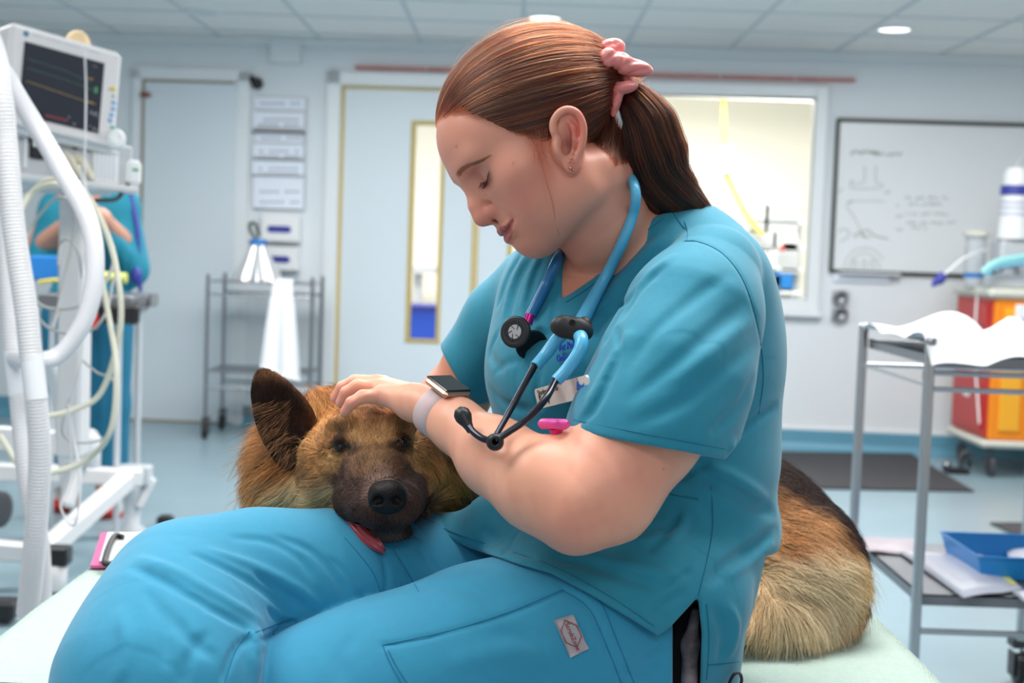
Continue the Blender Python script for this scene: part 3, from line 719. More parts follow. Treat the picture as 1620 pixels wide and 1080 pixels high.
# neck and chest
B.chain([(P(945, 285, 1.43), px(62, 1.43)), (P(958, 350, 1.445), px(64, 1.445)), (P(985, 415, 1.50), px(62, 1.50))], .022, False, ((1, 0, .35), .999))
for s_, dd in ((1, -.024), (1, .024)): B.chain([(P(948, 285, 1.43 + dd), px(44, 1.43)), (P(958, 350, 1.445 + dd), px(46, 1.445)), (P(985, 420, 1.49 + dd), px(50, 1.49))], .022)
B.chain([(P(950, 265, 1.382), .011), (P(940, 330, 1.395), .010), (P(920, 400, 1.435), .009)], .022)
TB = B.blank()
TB.chain([(P(1100, 425, 1.43), px(66, 1.4)), (P(1010, 405, 1.47), px(72, 1.48)), (P(960, 430, 1.50), px(76, 1.5)), (P(870, 445, 1.58), px(54, 1.55))], .04)
TB.ell(P(950, 520, 1.49), (.10, .10, .11), None, .05)
TB.ell(P(1010, 640, 1.50), (.11, .11, .12), None, .05)
_x, _y, _z = np.meshgrid(*B.ax, indexing='ij'); inner = TPF.sample(np.stack([_x, _y, _z], -1)).astype(np.float32); del _x, _y, _z
TB.D = np.maximum(TB.D, inner + .0035); B.merge(TB, .012)
# near arm
B.chain([(P(1115, 450, 1.38), px(58, 1.37)), (P(1082, 535, 1.35), px(80, 1.34)), (P(1010, 670, 1.31), px(96, 1.31)), (P(950, 775, 1.275), px(80, 1.275)), (P(912, 802, 1.265), px(62, 1.265))], .03)
B.chain([(P(905, 798, 1.262), px(60, 1.262)), (P(850, 765, 1.28), px(66, 1.28)), (P(785, 722, 1.315), px(56, 1.315)), (P(722, 672, 1.36), px(37, 1.36)), (P(694, 650, 1.382), px(33, 1.38))], .022)
B.cap(P(905, 842, 1.27), P(900, 838, 1.27), px(20, 1.27), px(20, 1.27), .02)
B.bump([P(905, 690, 1.235), P(888, 705, 1.235), P(876, 722, 1.23)], .006, .006)
# near hand
W_ = P(688, 646, 1.385)
kn = [(602, 626, 1.412), (598, 614, 1.430), (598, 607, 1.452), (606, 607, 1.472)]
B.chain([(W_, px(31, 1.38)), (P(655, 638, 1.40), px(30, 1.4))], .01)
for (x, y, d), r in zip(kn, (14, 15, 15, 14)):
    B.cap(P(660, 636, 1.395 + (d - 1.412) * .5), P(x, y, d), px(24, 1.4), px(r, 1.4), .010)
fing = [[(602, 627, 1.412, 13), (574, 627, 1.404, 10.5), (556, 637, 1.402, 9.5), (545, 652, 1.406, 8)],
        [(598, 614, 1.430, 14), (566, 611, 1.428, 11.5), (548, 621, 1.428, 10), (539, 637, 1.432, 8.5)],
        [(598, 607, 1.452, 14), (562, 604, 1.455, 11.5), (542, 613, 1.457, 10), (530, 630, 1.460, 8.5)],
        [(606, 607, 1.472, 13), (574, 604, 1.482, 11), (556, 612, 1.488, 9.5), (546, 628, 1.492, 8)],
        [(662, 640, 1.425, 15), (640, 648, 1.462, 13), (616, 652, 1.488, 11), (600, 656, 1.500, 9)]]
for c in fing: B.chain([(P(x, y, d), px(r, d)) for x, y, d, r in c], .0028)
B.line([(600, 618), (585, 618), (560, 628), (548, 640)], 2.0, 1.6, 4)
B.line([(660, 612), (640, 612), (615, 622)], 6, 1.0, 4)
for (x, y) in ((603, 625), (600, 611)): B.bump([P(x, y, 1.405), P(x - 2, y - 2, 1.405)], .006, -.0015)
# far arm and hand
B.chain([(P(850, 450, 1.60), px(60, 1.6)), (P(770, 560, 1.64), px(56, 1.64)), (P(712, 640, 1.665), px(50, 1.66)), (P(690, 668, 1.66), px(42, 1.66))], .02)
B.chain([(P(690, 665, 1.66), px(42, 1.66)), (P(640, 700, 1.63), px(32, 1.63)), (P(610, 725, 1.61), px(24, 1.61))], .02)
for i in range(4): B.chain([(P(610, 725, 1.61), px(18, 1.6)), (P(585 + 2 * i, 735 + 8 * i, 1.60), px(10, 1.6)), (P(562 + 3 * i, 752 + 9 * i, 1.595), px(8, 1.6))], .004)
B.chain([(P(615, 715, 1.60), px(14, 1.6)), (P(596, 712, 1.585), px(11, 1.6)), (P(580, 722, 1.58), px(9, 1.6))], .004)
V, F_ = B.mesh(); toC_body = V
loc = Hinv(V); ux, uy = px_of(V)
C = np.tile(np.array(S(230, 160, 134)[:3]), (len(V), 1))
def tint(w, col):
    global C
    w = np.clip(w, 0, 1)[:, None]; C = C * (1 - w) + np.array(S(*col)[:3]) * w
def gl(c, r): return np.exp(-(((loc - np.array(c)) / np.array(r)) ** 2).sum(1))
nz = noise3(V, 90, 3) * .5 + noise3(V, 260, 4) * .3
arm = (uy > 520) & (V[:, 1] < 1.6)
tint(np.where(loc[:, 2] > -.09, .55, 0) * (V[:, 2] > .08), (222, 152, 132))
for sx in (-1, 1):
    tint(.55 * gl((sx * .050, .07, -.012), (.03, .03, .022)) * (1 + .4 * nz), (208, 116, 104))
    tint(.5 * gl((sx * .013, .10, -.003), (.009, .012, .010)), (196, 96, 86))
    tint(.55 * gl((sx * .031, .09, .0375), (.016, .014, .006)), (176, 112, 104)); tint(.4 * gl((sx * .030, .09, .030), (.014, .014, .008)), (196, 132, 120))
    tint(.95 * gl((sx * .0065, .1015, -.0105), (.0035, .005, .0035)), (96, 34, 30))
tint(.45 * gl((0, .112, .0), (.010, .012, .012)), (204, 104, 94))
tint(.35 * gl((0, .09, .085), (.04, .03, .02)) * (1 + nz), (214, 140, 122))
lx = np.abs(loc[:, 0]); zu = np.interp(lx, LIPX, np.array(UPZ) + [.0026, .0034, .0022, .0014, .0004]); zl = np.interp(lx, LIPX, np.array(LOZ) - [.0036, .0036, .0030, .0020, .0006])
lm = np.clip(np.minimum(zu - loc[:, 2], loc[:, 2] - zl) / .0008 + .5, 0, 1) * np.clip((.0316 - lx) / .0012, 0, 1) * (loc[:, 1] > .075) * (loc[:, 1] < .125)
tint(lm * .8, (178, 80, 82)); tint(lm * .45 * (loc[:, 2] > np.interp(lx, LIPX, MIDZ)), (140, 56, 60))
earw = np.exp(-((ux - 902) / 26) ** 2 - ((uy - 215) / 40) ** 2) * (V[:, 1] < 1.365)
tint(.75 * np.exp(-((ux - 912) / 16) ** 2 - ((uy - 205) / 36) ** 2) * (V[:, 1] < 1.36), (222, 104, 92)); tint(.5 * np.exp(-((ux - 905) / 12) ** 2 - ((uy - 262) / 16) ** 2) * (V[:, 1] < 1.36), (214, 112, 98))
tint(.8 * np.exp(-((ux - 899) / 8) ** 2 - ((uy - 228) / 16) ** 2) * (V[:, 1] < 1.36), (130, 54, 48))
aw = arm.astype(float)
tint(aw * .9, (250, 180, 150)); tint(aw * .5 * np.exp(-((ux - 905) / 60) ** 2 - ((uy - 840) / 45) ** 2), (222, 136, 120))
tint(aw * .35 * np.exp(-((ux - 1000) / 90) ** 2 - ((uy - 745) / 60) ** 2), (226, 140, 128)); tint(aw * .25 * np.clip(nz * 2, 0, 1), (220, 138, 122))
for c in fing[:4]:
    for (x, y, d, r) in c[-2:]: tint(.4 * np.exp(-((ux - x) ** 2 + (uy - y) ** 2) / 150 - ((V[:, 1] - d) / .02) ** 2), (228, 128, 112))
    x, y, d, r = c[0]; tint(.3 * np.exp(-((ux - x) ** 2 + (uy - y) ** 2) / 200 - ((V[:, 1] - d) / .02) ** 2), (226, 130, 116))
for (x, y, r) in ((812, 258, 1.6), (722, 232, 1.8), (1050, 742, 1.4), (769, 309, .8)): tint(.6 * np.exp(-((ux - x) ** 2 + (uy - y) ** 2) / r ** 2) * (V[:, 1] < 1.42), (150, 80, 66))
body = link_mesh('body', toW(V), F_, m_skin, nurse, True, C)
# ------------------------------------------------ hair
m_hair = bpy.data.materials.new('auburn_hair'); m_hair.use_nodes = True; nt = m_hair.node_tree; nt.nodes.clear()
ou = nt.nodes.new('ShaderNodeOutputMaterial'); hb = nt.nodes.new('ShaderNodeBsdfHairPrincipled'); at_ = nt.nodes.new('ShaderNodeAttribute'); at_.attribute_name = 'Col'
hb.model = 'CHIANG'; hb.parametrization = 'COLOR'; hb.inputs['Roughness'].default_value = .28; hb.inputs['Radial Roughness'].default_value = .5; hb.inputs['Random Roughness'].default_value = .2
nt.links.new(at_.outputs['Color'], hb.inputs['Color']); nt.links.new(hb.outputs[0], ou.inputs[0])
m_hcap = mat('hair_underlayer', S(84, 44, 26), .6, bump=[('noise', 300, .5, .003)])
HC = np.array([0, .004, .058]); HRD = np.array([.0765, .0975, .0810])
tie = np.array([-.004, -.094, .018])
def hairline(y): return np.interp(y, [-.1, -.03, -.015, -.004, .006, .02, .034, .050, .056, .062, .075, .092], [-.058, -.058, -.040, -.012, .022, .022, .014, .036, .050, .064, .090, .108])
hf = Field(H(0, 0, .05) - .13, H(0, 0, .05) + .13, .003, .02)
hf.ell(H(*(HC + (0, .006, -.002))), HRD - (.003, .008, .007), HR, .01)
X3, Y3, Z3 = np.broadcast_arrays(hf.ax[0][:, None, None], hf.ax[1][None, :, None], hf.ax[2][None, None, :])
pl = Hinv(np.stack([X3, Y3, Z3], -1)); hl = hairline(pl[..., 1]) - pl[..., 2] + .004; hf.D = np.maximum(hf.D, np.clip(hl, -.02, .02).astype(np.float32)); del pl
V, F_ = hf.mesh(); hair = link_mesh('hair', toW(V), F_, m_hcap, nurse)
def slerp_paths(roots, target, K, lift):
    """roots (N,3) on the unit sphere toward target, combed back over the scalp"""
    tt = target / np.linalg.norm(target); dot = np.clip(roots @ tt, -.999, .999); om = np.arccos(dot)[:, None, None]; t_ = np.linspace(0, 1, K)[None, :, None]
    p = (np.sin((1 - t_) * om) * roots[:, None, :] + np.sin(t_ * om) * tt) / np.sin(om); return p
N = 30000; u = rng.normal(size=(N * 4, 3)); u /= np.linalg.norm(u, axis=1)[:, None]
q = HC + u * HRD; keep = (q[:, 2] > hairline(q[:, 1]) + rng.normal(size=len(q)) * .0014) & ~((np.abs(q[:, 1] - .004) < .014) & (q[:, 2] < .034)); u = u[keep][:N]
ttu = (tie - HC) / HRD; K = 20
p = slerp_paths(u, ttu, K, 0); N = len(u); t_ = np.linspace(0, 1, K)
lay = rng.random(N) ** .7; seed_ = (u @ rng.normal(size=(3, 3)) * 3)
bulk = .006 + .022 * np.sin(PI * np.clip(t_[None, :] * 1.0, 0, 1)) * (.25 + .75 * lay[:, None])
wav = .010 * np.sin(t_[None, :] * 7 + seed_[:, :1] * 2) * np.sin(PI * t_)[None, :]
ridge = .020 * np.sin(u[:, 0] * 46 + u[:, 2] * 9)[:, None] * np.clip(t_ * 3, 0, 1)[None, :] * np.exp(-((t_ - .65) / .35) ** 2)[None, :]
dip = .085 * np.exp(-((p - np.array([0, -.62, .78])) ** 2).sum(-1) / .42); rad = 1 + bulk + ridge * .8 - dip; pp = p * rad[..., None]; side = np.cross(p, ttu / np.linalg.norm(ttu)); pp = pp + side * wav[..., None]
jit = rng.normal(size=(N, 1, 3)) * .004 * (np.sin(PI * t_) ** .5)[None, :, None]; pp = pp + jit
ptsH = HC + pp * HRD
end = tie + rng.normal(size=(N, 3)) * (.006, .005, .008); w_ = (t_ ** 3)[None, :, None] ; ptsH = ptsH * (1 - w_) + (ptsH[:, -1:, :] + (end - ptsH[:, -1])[:, None, :] + (ptsH - ptsH[:, -1:, :])) * w_
def haircol(n, s_):
    g = np.random.default_rng(s_); v = g.random(n); a = np.array(S(48, 20, 12)[:3]); b_ = np.array(S(100, 40, 18)[:3]); c_ = np.array(S(132, 68, 32)[:3])
    k = np.clip(v * 1.25, 0, 1)[:, None]; o = a * (1 - k) + b_ * k; f_ = (v > .9)[:, None]; return np.where(f_, c_, o)
cl = haircol(N, 5); ang = np.arctan2(u @ np.cross(ttu, (1, 0, 0)), u @ np.array([1.0, 0, 0])); clump = np.clip(.82 + .34 * np.sin(ang * 23 + 3 * np.sin(ang * 5)) + .30 * np.sin(ang * 71 + u[:, 1] * 4) + .25 * np.sin(ang * 160), .25, 1.6)[:, None]
rr = np.full((N, K), .00021); rr[:, 0] = .00012
strands('hair_strands', toW(HO + ptsH @ HR), rr, cl * clump, m_hair, hair)
# nape hair drawn up to the tie
bl = Hinv(V_body := toC_body); nk = np.where((bl[:, 2] < .02) & (bl[:, 2] > -.062 + .25 * np.abs(bl[:, 0])) & (bl[:, 1] < -.012 - .10 * (bl[:, 2] + .03)) & (np.abs(bl[:, 0]) < .07) & (bl[:, 1] > -.11))[0]
g_ = np.random.default_rng(77); rt = toC_body[g_.choice(nk, 9000)]; tgt = H(*tie); K2 = 12; t3 = np.linspace(0, 1, K2); pn = rt[:, None] * (1 - t3)[None, :, None] + (tgt + g_.normal(size=(len(rt), 1, 3)) * .006) * t3[None, :, None]
for _ in range(3):
    v = B.sample(pn); gN = B.grad(pn); pn = pn + gN * (np.clip(.0012 + .004 * np.sin(PI * t3)[None, :] * g_.random((len(rt), 1)) - v, 0, .03))[..., None]
strands('nape_strands', toW(pn), np.full((len(rt), K2), .00018), haircol(len(rt), 15) * .8, m_hair, hair)
# flyaway strands and face wisps
N = 420; u2 = u[rng.integers(0, len(u), N)]; p = slerp_paths(u2, ttu, 12, 0); t2 = np.linspace(0, 1, 12)
p = p * (1.0 + .06 * rng.random((N, 1)) * np.sin(PI * t2)[None, :])[..., None] + rng.normal(size=(N, 1, 3)) * .05 * np.sin(PI * t2)[None, :, None] * .5
strands('flyaway_strands', toW(HO + (HC + p * HRD) @ HR), np.full((N, 12), .00008), haircol(N, 6) * 1.3, m_hair, hair)
w1 = []
for k in range(70):
    j = rng.normal(size=2) * (3, 2); e_ = rng.random()
    a = [(846 + j[0], 205, 1.345), (852 + j[0] * .8, 240, 1.338), (862 + j[0] * .5, 280, 1.335), (872 + j[0] * .4, 315, 1.338), (879, 350, 1.345), (884 + j[0] * .2, 372, 1.35)]
    n_ = 6 if e_ > .82 else 3 + int(e_ * 3)
    if n_ < 6: a = [(826 + k * .55 + j[0] * 3, 204 + j[1], 1.346), (836 + k * .42 + j[0] * 2, 220 + j[1], 1.342), (845 + k * .25 + j[0] * 1.5, 236, 1.339), (852 + k * .1 + j[0] * 2.5, 246 + 22 * e_, 1.338)]
    s_ = spline([P(*v_) for v_ in a], 8); tt = np.linspace(0, 1, 16); xi = np.linspace(0, 1, len(s_)); w1.append(np.stack([np.interp(tt, xi, s_[:, i]) for i in range(3)], 1))
w1 = np.array(w1); strands('face_wisps', toW(w1), np.full(w1.shape[:2], .0001) * np.linspace(1, .5, 16), haircol(len(w1), 8) * 1.5, m_hair, hair)
# ponytail
gd = [(975, 142, 1.415, 15), (1000, 158, 1.41, 30), (1022, 195, 1.41, 45), (1032, 240, 1.415, 51), (1044, 280, 1.425, 46), (1070, 312, 1.435, 38), (1098, 332, 1.45, 22), (1120, 352, 1.47, 12)]
gs = spline([(x, y, d * 1000) for x, y, d, r in gd], 6); gr = np.interp(np.linspace(0, 1, len(gs)), np.linspace(0, 1, len(gd)), [g[3] for g in gd])
GP = np.array([P(x, y, d / 1000) for x, y, d in gs]); GRm = gr * GP[:, 1] / FPX
MB().tube(toW(GP), GRm * .78, 18).build('ponytail', m_hcap, nurse)
pony = [o for o in COL.objects if o.name.startswith('ponytail')][-1]
T = np.gradient(GP, axis=0); T /= np.linalg.norm(T, axis=1)[:, None]; nb = np.cross(T, (0, 1.0, 0)); nb /= np.linalg.norm(nb, axis=1)[:, None]; bb = np.cross(T, nb)
N = 16000; th = rng.random(N) * 2 * PI; rr_ = np.sqrt(rng.random(N)) * .28 + .72; M = len(GP); tt = np.linspace(0, 1, M)
st = (GP[None] + (GRm[None, :] * rr_[:, None] * np.cos(th[:, None] + .25 * np.sin(4 * tt[None] + th[:, None])))[..., None] * nb[None] + (GRm[None, :] * .85 * rr_[:, None] * np.sin(th[:, None] + .25 * np.sin(4 * tt[None] + th[:, None])))[..., None] * bb[None])
st = st + rng.normal(size=(N, 1, 3)) * .0016 * np.sin(PI * np.minimum(tt, .5))[None, :, None]
idx = np.linspace(0, M - 1, 22).astype(int); st = st[:, idx]
cl = haircol(N, 9) * np.clip(.62 + .45 * np.sin(th * 9), .25, 1.2)[:, None] * .5
strands('ponytail_strands', toW(st), np.full((N, 22), .00016), cl, m_hair, pony)
# hair falling in front of the far shoulder, seen under the chin
w1 = []
for k in range(500):
    j = rng.normal(size=3) * (5, 3, .006); s_ = spline([P(905 + j[0], 330, 1.52 + j[2]), P(893 + j[0], 370, 1.51 + j[2]), P(880 + j[0] * 1.2, 400, 1.50 + j[2]), P(864 + j[0] * .8, 428 + j[1] * 2, 1.49 + j[2])], 5); w1.append(s_)
w1 = np.array(w1); strands('front_lock', toW(w1), np.full(w1.shape[:2], .0002), haircol(len(w1), 12), m_hair, hair)
# brows and lashes
def brow_strands(sx, n_, seed):
    g = np.random.default_rng(seed); out = []
    for k in range(n_):
        t0 = g.random() ** .8; hgt = (g.random() - .5) * .0058 * (1 - .70 * t0)
        x = sx * (.0125 + .034 * t0); z = .0455 + .0035 * math.sin(t0 * 3.0) - .0075 * t0 + hgt
        y0_ = .13; o = []
        for s_ in range(5):
            xx = x + sx * .0016 * s_ * (1 + g.random() * .1); zz = z + .0007 * s_ * (1 - 1.6 * t0); 
            yy = .075; pq = H(xx, yy, zz)
            ys = np.arange(.118, .06, -.0007); pts = HO + np.stack([np.full_like(ys, xx), ys, np.full_like(ys, zz)], 1) @ HR; v = B.sample(pts); h_ = np.where(v < .0004)[0]
            yy = ys[h_[0]] if len(h_) else .09
            o.append(H(xx, yy + .0004, zz))
        out.append(o)
    return np.array(out)
bs = np.concatenate([brow_strands(-1, 520, 1), brow_strands(1, 260, 2)]); tt = np.linspace(1, .4, 5)
strands('eyebrow', toW(bs), np.full(bs.shape[:2], .00011) * tt, np.tile(np.array(S(112, 74, 56)[:3]), (len(bs), 1)), m_hair, nurse)
ls = []
for sx, n_ in ((-1, 130), (1, 70)):
    for k in range(n_):
        t0 = k / n_; x = sx * (.0175 + .0255 * t0); z = .0228 + .0045 * (2 * t0 - 1) ** 2 - (.001 if t0 < .5 else 0)
        ys = np.arange(.112, .06, -.0006); pts = HO + np.stack([np.full_like(ys, x), ys, np.full_like(ys, z)], 1) @ HR; v = B.sample(pts); h_ = np.where(v < .0003)[0]; y = ys[h_[0]] if len(h_) else .09
        L_ = .0075 * (.6 + .5 * math.sin(PI * min(1, t0 + .15))) * (.8 + .4 * rng.random()); sp_ = sx * (.25 + .9 * t0)
        ls.append([H(x, y, z), H(x + sp_ * L_ * .25, y + L_ * .42, z - L_ * .30), H(x + sp_ * L_ * .5, y + L_ * .75, z - L_ * .42), H(x + sp_ * L_ * .7, y + L_ * .95, z - L_ * .40)])
ls = np.array(ls); strands('eyelashes', toW(ls), np.full(ls.shape[:2], .00012) * np.linspace(1, .3, 4), np.tile(np.array(S(30, 20, 18)[:3]), (len(ls), 1)), m_hair, nurse)
# ================================================================== scrub top
SEAMS = {'top': [], 'trs': []}
m_teal = mat('teal_cotton', S(30, 138, 166), .78, sheen=.25, bump=[('noise', 1100, .18, .0004), ('weave', 1500, .12, .0003), ('noise', 26, .12, .006)], var=(70, .03))
m_tealt = mat('teal_cotton_trousers', S(44, 150, 188), .78, sheen=.25, bump=[('noise', 1100, .18, .0004), ('weave', 1500, .12, .0003), ('noise', 22, .14, .006)], var=(70, .03))
m_seam = mat('teal_stitching', S(24, 118, 150), .8)
# far sleeve
FS = TP.blank(); FS.chain([(P(850, 455, 1.60), px(60, 1.6)), (P(800, 505, 1.62), px(62, 1.62)), (P(742, 585, 1.64), px(60, 1.64))], .02)
FS.plane(P(722, 588, 1.64), (-.82, .05, -.5), .003)
FS.cap(P(720, 610, 1.645), P(770, 545, 1.635), px(52, 1.64), px(46, 1.64), .004, True); TP.merge(FS, .02)
# near sleeve
NS = TP.blank(); NS.chain([(P(1128, 430, 1.385), px(76, 1.38)), (P(1098, 500, 1.35), px(100, 1.35)), (P(1064, 600, 1.32), px(116, 1.32)), (P(1028, 690, 1.305), px(120, 1.305)), (P(1000, 760, 1.30), px(124, 1.30))], .03)
NS.wedge([(860, 668), (905, 682), (1000, 700), (1080, 714), (1147, 727), (1170, 700), (1250, 1000), (800, 1000)], 1.0, 2.0, .003)
IN = TP.blank(); IN.chain([(P(1034, 668, 1.31), px(88, 1.31)), (P(1024, 704, 1.306), px(108, 1.3)), (P(1002, 780, 1.30), px(112, 1.29))], .01); 
NS.sub(IN, .003)
# neck opening, hem and side slit
TP.wedge([(889, 472), (906, 462), (938, 440), (972, 405), (1003, 370), (1030, 345), (1062, 331), (1090, 327), (1112, 330), (1125, 200), (860, 200), (872, 378), (896, 396), (890, 430)], 1.0, 1.56, .003)
TP.wedge([(640, 780), (652, 820), (668, 832), (740, 866), (820, 893), (872, 907), (930, 938), (1000, 980), (1040, 1005), (1060, 992), (1104, 944), (1110, 1000), (1104, 1200), (400, 1200), (400, 780)], 1.0, 1.62, .003)
TP.wedge([(1168, 1100), (1180, 1000), (1196, 950), (1212, 878), (1250, 880), (1250, 1100)], 1.0, 1.9, .01)
# folds on the trunk, traced
Lf = TP.line
for pth, w, a in (
    ([(868, 398), (848, 432), (836, 480), (830, 520)], 6, 3.5), ([(846, 400), (822, 440), (806, 490), (796, 540)], 7, 4), ([(826, 398), (802, 440), (786, 490)], 6, 3.5),
    ([(858, 396), (838, 440), (824, 490)], 5, -2.5), ([(838, 394), (812, 445), (797, 500)], 5, -2.5),
    ([(884, 440), (876, 490), (872, 540)], 5, 3), ([(780, 590), (800, 575), (830, 570)], 6, 2.5), ([(772, 610), (800, 640), (850, 650)], 8, 3),
    ([(860, 560), (850, 610), (856, 650)], 6, 3), ([(1040, 360), (1000, 400), (965, 440), (940, 470)], 7, 4), ([(1055, 372), (1020, 405), (985, 445), (962, 480)], 7, -4),
    ([(945, 600), (930, 640), (905, 670)], 8, 5), ([(900, 640), (920, 655), (945, 640)], 6, 3),
    ([(975, 845), (1010, 842), (1045, 834), (1070, 834)], 6, 7), ([(980, 858), (1020, 852), (1060, 846)], 8, -5), ([(1075, 812), (1062, 835), (1035, 862), (1028, 872)], 6, 6), ([(1085, 808), (1075, 840), (1050, 868)], 8, -6),
    ([(1100, 745), (1150, 775), (1195, 798), (1228, 812)], 9, 9), ([(1110, 735), (1160, 755), (1215, 790)], 9, -5), ([(1232, 835), (1195, 865), (1150, 895), (1118, 925)], 10, 9), ([(1225, 855), (1180, 890), (1140, 915)], 9, -6),
    ([(1232, 640), (1200, 660), (1160, 690)], 8, 5), ([(1070, 760), (1100, 742), (1125, 735)], 6, 5), ([(1060, 770), (1090, 800), (1120, 830)], 10, -3),
    ([(860, 880), (920, 890), (990, 912), (1050, 930)], 9, 5), ([(905, 868), (960, 885), (1020, 900), (1085, 915)], 10, -5), ([(1050, 930), (1075, 915), (1095, 900)], 6, 4), ([(1020, 985), (1050, 955), (1085, 935)], 7, 4),
    ([(1130, 960), (1145, 1000), (1140, 1050)], 9, 6), ([(1150, 955), (1165, 990), (1155, 1040)], 8, -4), ([(820, 840), (805, 862), (795, 880)], 5, 3), ([(760, 835), (800, 860), (850, 885)], 8, 3),
    ([(960, 850), (935, 862), (910, 865)], 8, 5)): Lf(pth, w, a * 1.5, 5)
for pth in ([(1125, 770), (1128, 830), (1120, 880), (1105, 942)], [(1105, 790), (1060, 782), (1035, 775)], [(655, 812), (700, 835), (775, 862), (870, 893), (960, 940), (1035, 990)], [(1118, 955), (1122, 1010), (1118, 1075)], [(1120, 1052), (1145, 1050), (1170, 1046)], [(1062, 333), (1078, 355), (1084, 362)], [(895, 478), (935, 452), (980, 410), (1012, 374), (1050, 345)]): SEAMS['top'].append(pth)
# sleeve folds
Ls = NS.line
for pth, w, a in (([(1188, 470), (1130, 520), (1060, 580), (985, 640)], 12, 3), ([(1200, 540), (1140, 590), (1070, 640), (990, 675)], 12, 3), ([(1160, 430), (1100, 470), (1030, 530), (990, 590)], 12, 2.5), ([(1195, 500), (1130, 555), (1060, 610)], 12, -3), ([(1050, 420), (1010, 460), (980, 510)], 9, 4),
    ([(1070, 400), (1028, 440), (1000, 480)], 9, -4), ([(1200, 580), (1170, 640), (1120, 690)], 10, 3), ([(1203, 620), (1185, 680), (1150, 712)], 8, -3), ([(1000, 520), (960, 590), (925, 655)], 12, -4)): Ls(pth, w, a * 1.7, 5)
SEAMS['top'].append([(908, 664), (1000, 682), (1080, 697), (1147, 710)])
NS.line([(1080, 381), (1105, 382), (1140, 398), (1170, 432), (1190, 480), (1203, 540), (1208, 600), (1200, 655), (1165, 712)], 4.0, 2.4, 8, fade=False); SEAMS['top'].append([(1083, 381), (1105, 382), (1140, 398), (1170, 432), (1190, 480), (1203, 540), (1208, 600), (1200, 655)])
TP.merge(NS, .006)
SEAMS['top'].append([(1083, 350), (1088, 366), (1086, 381)])
for pth, w, a in (([(1010, 452), (985, 485), (965, 520), (955, 545)], 8, 6), ([(975, 515), (978, 555), (962, 600), (940, 645), (912, 672)], 7, 9), ([(1000, 470), (960, 500), (935, 530)], 6, 5), ([(800, 590), (775, 560), (790, 520)], 7, 4)): Lf(pth, w, a * 1.3, 6)
V, F_ = TP.mesh(); top = link_mesh('scrub_top', toW(V), F_, m_teal, nurse)
def seams(fld, lst, parent, m, r=.00045):
    for pth in lst:
        q = spline([(x, y, 0) for x, y in pth], 10)[:, :2]; pts = [fld.surf(x, y) for x, y in q]; pts = [p for p in pts if p is not None]; run = []
        for p in pts + [None]:
            if p is None or (run and abs(p[1] - run[-1][1]) > .012):
                if len(run) > 3:
                    a = np.array(run) * (1 - .0013 / np.array(run)[:, 1:2])
                    for _ in range(3): a[1:-1] = (a[:-2] + a[1:-1] + a[2:]) / 3
                    MB().tube(toW(a), r, 6).build('seam', m, parent)
                run = []
            if p is not None: run.append(p)
seams(TP, SEAMS['top'], top, m_seam)
# ================================================================== trousers
TR = Field((-.50, 1.02, -.60), (.26, 1.80, -.13), .0027, .04)
FT = TR.blank()
FT.chain([(P(960, 975, 1.58), px(150, 1.58)), (P(780, 958, 1.535), px(134, 1.53)), (P(640, 950, 1.49), px(124, 1.49)), (P(520, 938, 1.445), px(118, 1.445)), (P(400, 930, 1.40), px(110, 1.40)), (P(290, 945, 1.355), px(106, 1.355))], .04)
FT.chain([(P(290, 945, 1.35), px(106, 1.35)), (P(272, 1010, 1.30), px(126, 1.30)), (P(248, 1090, 1.26), px(145, 1.26)), (P(228, 1240, 1.23), px(150, 1.23))], .04)
FT.chain([(P(372, 992, 1.285), px(20, 1.28)), (P(396, 1018, 1.265), px(17, 1.26)), (P(388, 1050, 1.25), px(18, 1.25)), (P(370, 1100, 1.24), px(24, 1.24))], .012)
lf = FT.line
for pth, w, a in (
    ([(205, 895), (260, 920), (330, 960), (400, 998)], 9, 9), ([(215, 880), (280, 905), (350, 945), (420, 985)], 10, -5), ([(300, 872), (360, 900), (420, 935), (470, 975)], 9, 9), ([(320, 866), (400, 895), (470, 930), (510, 965)], 9, -5),
    ([(400, 905), (445, 935), (490, 965)], 6, 7), ([(430, 845), (490, 870), (530, 910), (555, 960)], 8, 4), ([(360, 850), (420, 855), (470, 880), (500, 920)], 9, 3), ([(400, 1005), (370, 1030), (350, 1080)], 7, 7), ([(330, 1000), (300, 1040), (290, 1090)], 12, 3.5),
    ([(260, 960), (300, 1010), (340, 1040)], 14, 4), ([(190, 960), (200, 1030), (180, 1090)], 14, -3), ([(560, 830), (600, 870), (612, 920), (602, 960)], 5, 3), ([(392, 1000), (404, 1012), (408, 1035)], 5, -6), ([(410, 1015), (432, 1004), (455, 985)], 5, 6), ([(520, 880), (560, 920), (580, 955)], 6, 3), ([(655, 860), (690, 900), (700, 930)], 6, 2.5), ([(230, 930), (260, 985), (262, 1060)], 12, 3), ([(420, 960), (450, 985), (480, 985)], 7, 6)): lf(pth, w * .78, a * 1.75, 6)
for pth in ([(622, 868), (645, 905), (662, 935)],): lf(pth, 2, 3, 6, fade=False)
SEAMS['trs'].append([(545, 850), (590, 905), (606, 955)]); SEAMS['trs'].append([(622, 868), (645, 905), (662, 935)]); SEAMS['trs'].append([(395, 998), (372, 1030), (352, 1090)]); SEAMS['trs'].append([(404, 1000), (430, 990), (462, 978)])
NT = TR.blank()
NT.chain([(P(1030, 1015, 1.44), px(128, 1.44)), (P(900, 1015, 1.385), px(142, 1.385)), (P(760, 1050, 1.35), px(142, 1.35)), (P(600, 1104, 1.335), px(140, 1.335)), (P(490, 1146, 1.33), px(134, 1.33)), (P(410, 1185, 1.33), px(124, 1.33))], .04)
NT.chain([(P(410, 1185, 1.33), px(124, 1.33)), (P(420, 1330, 1.30), px(105, 1.30))], .03)
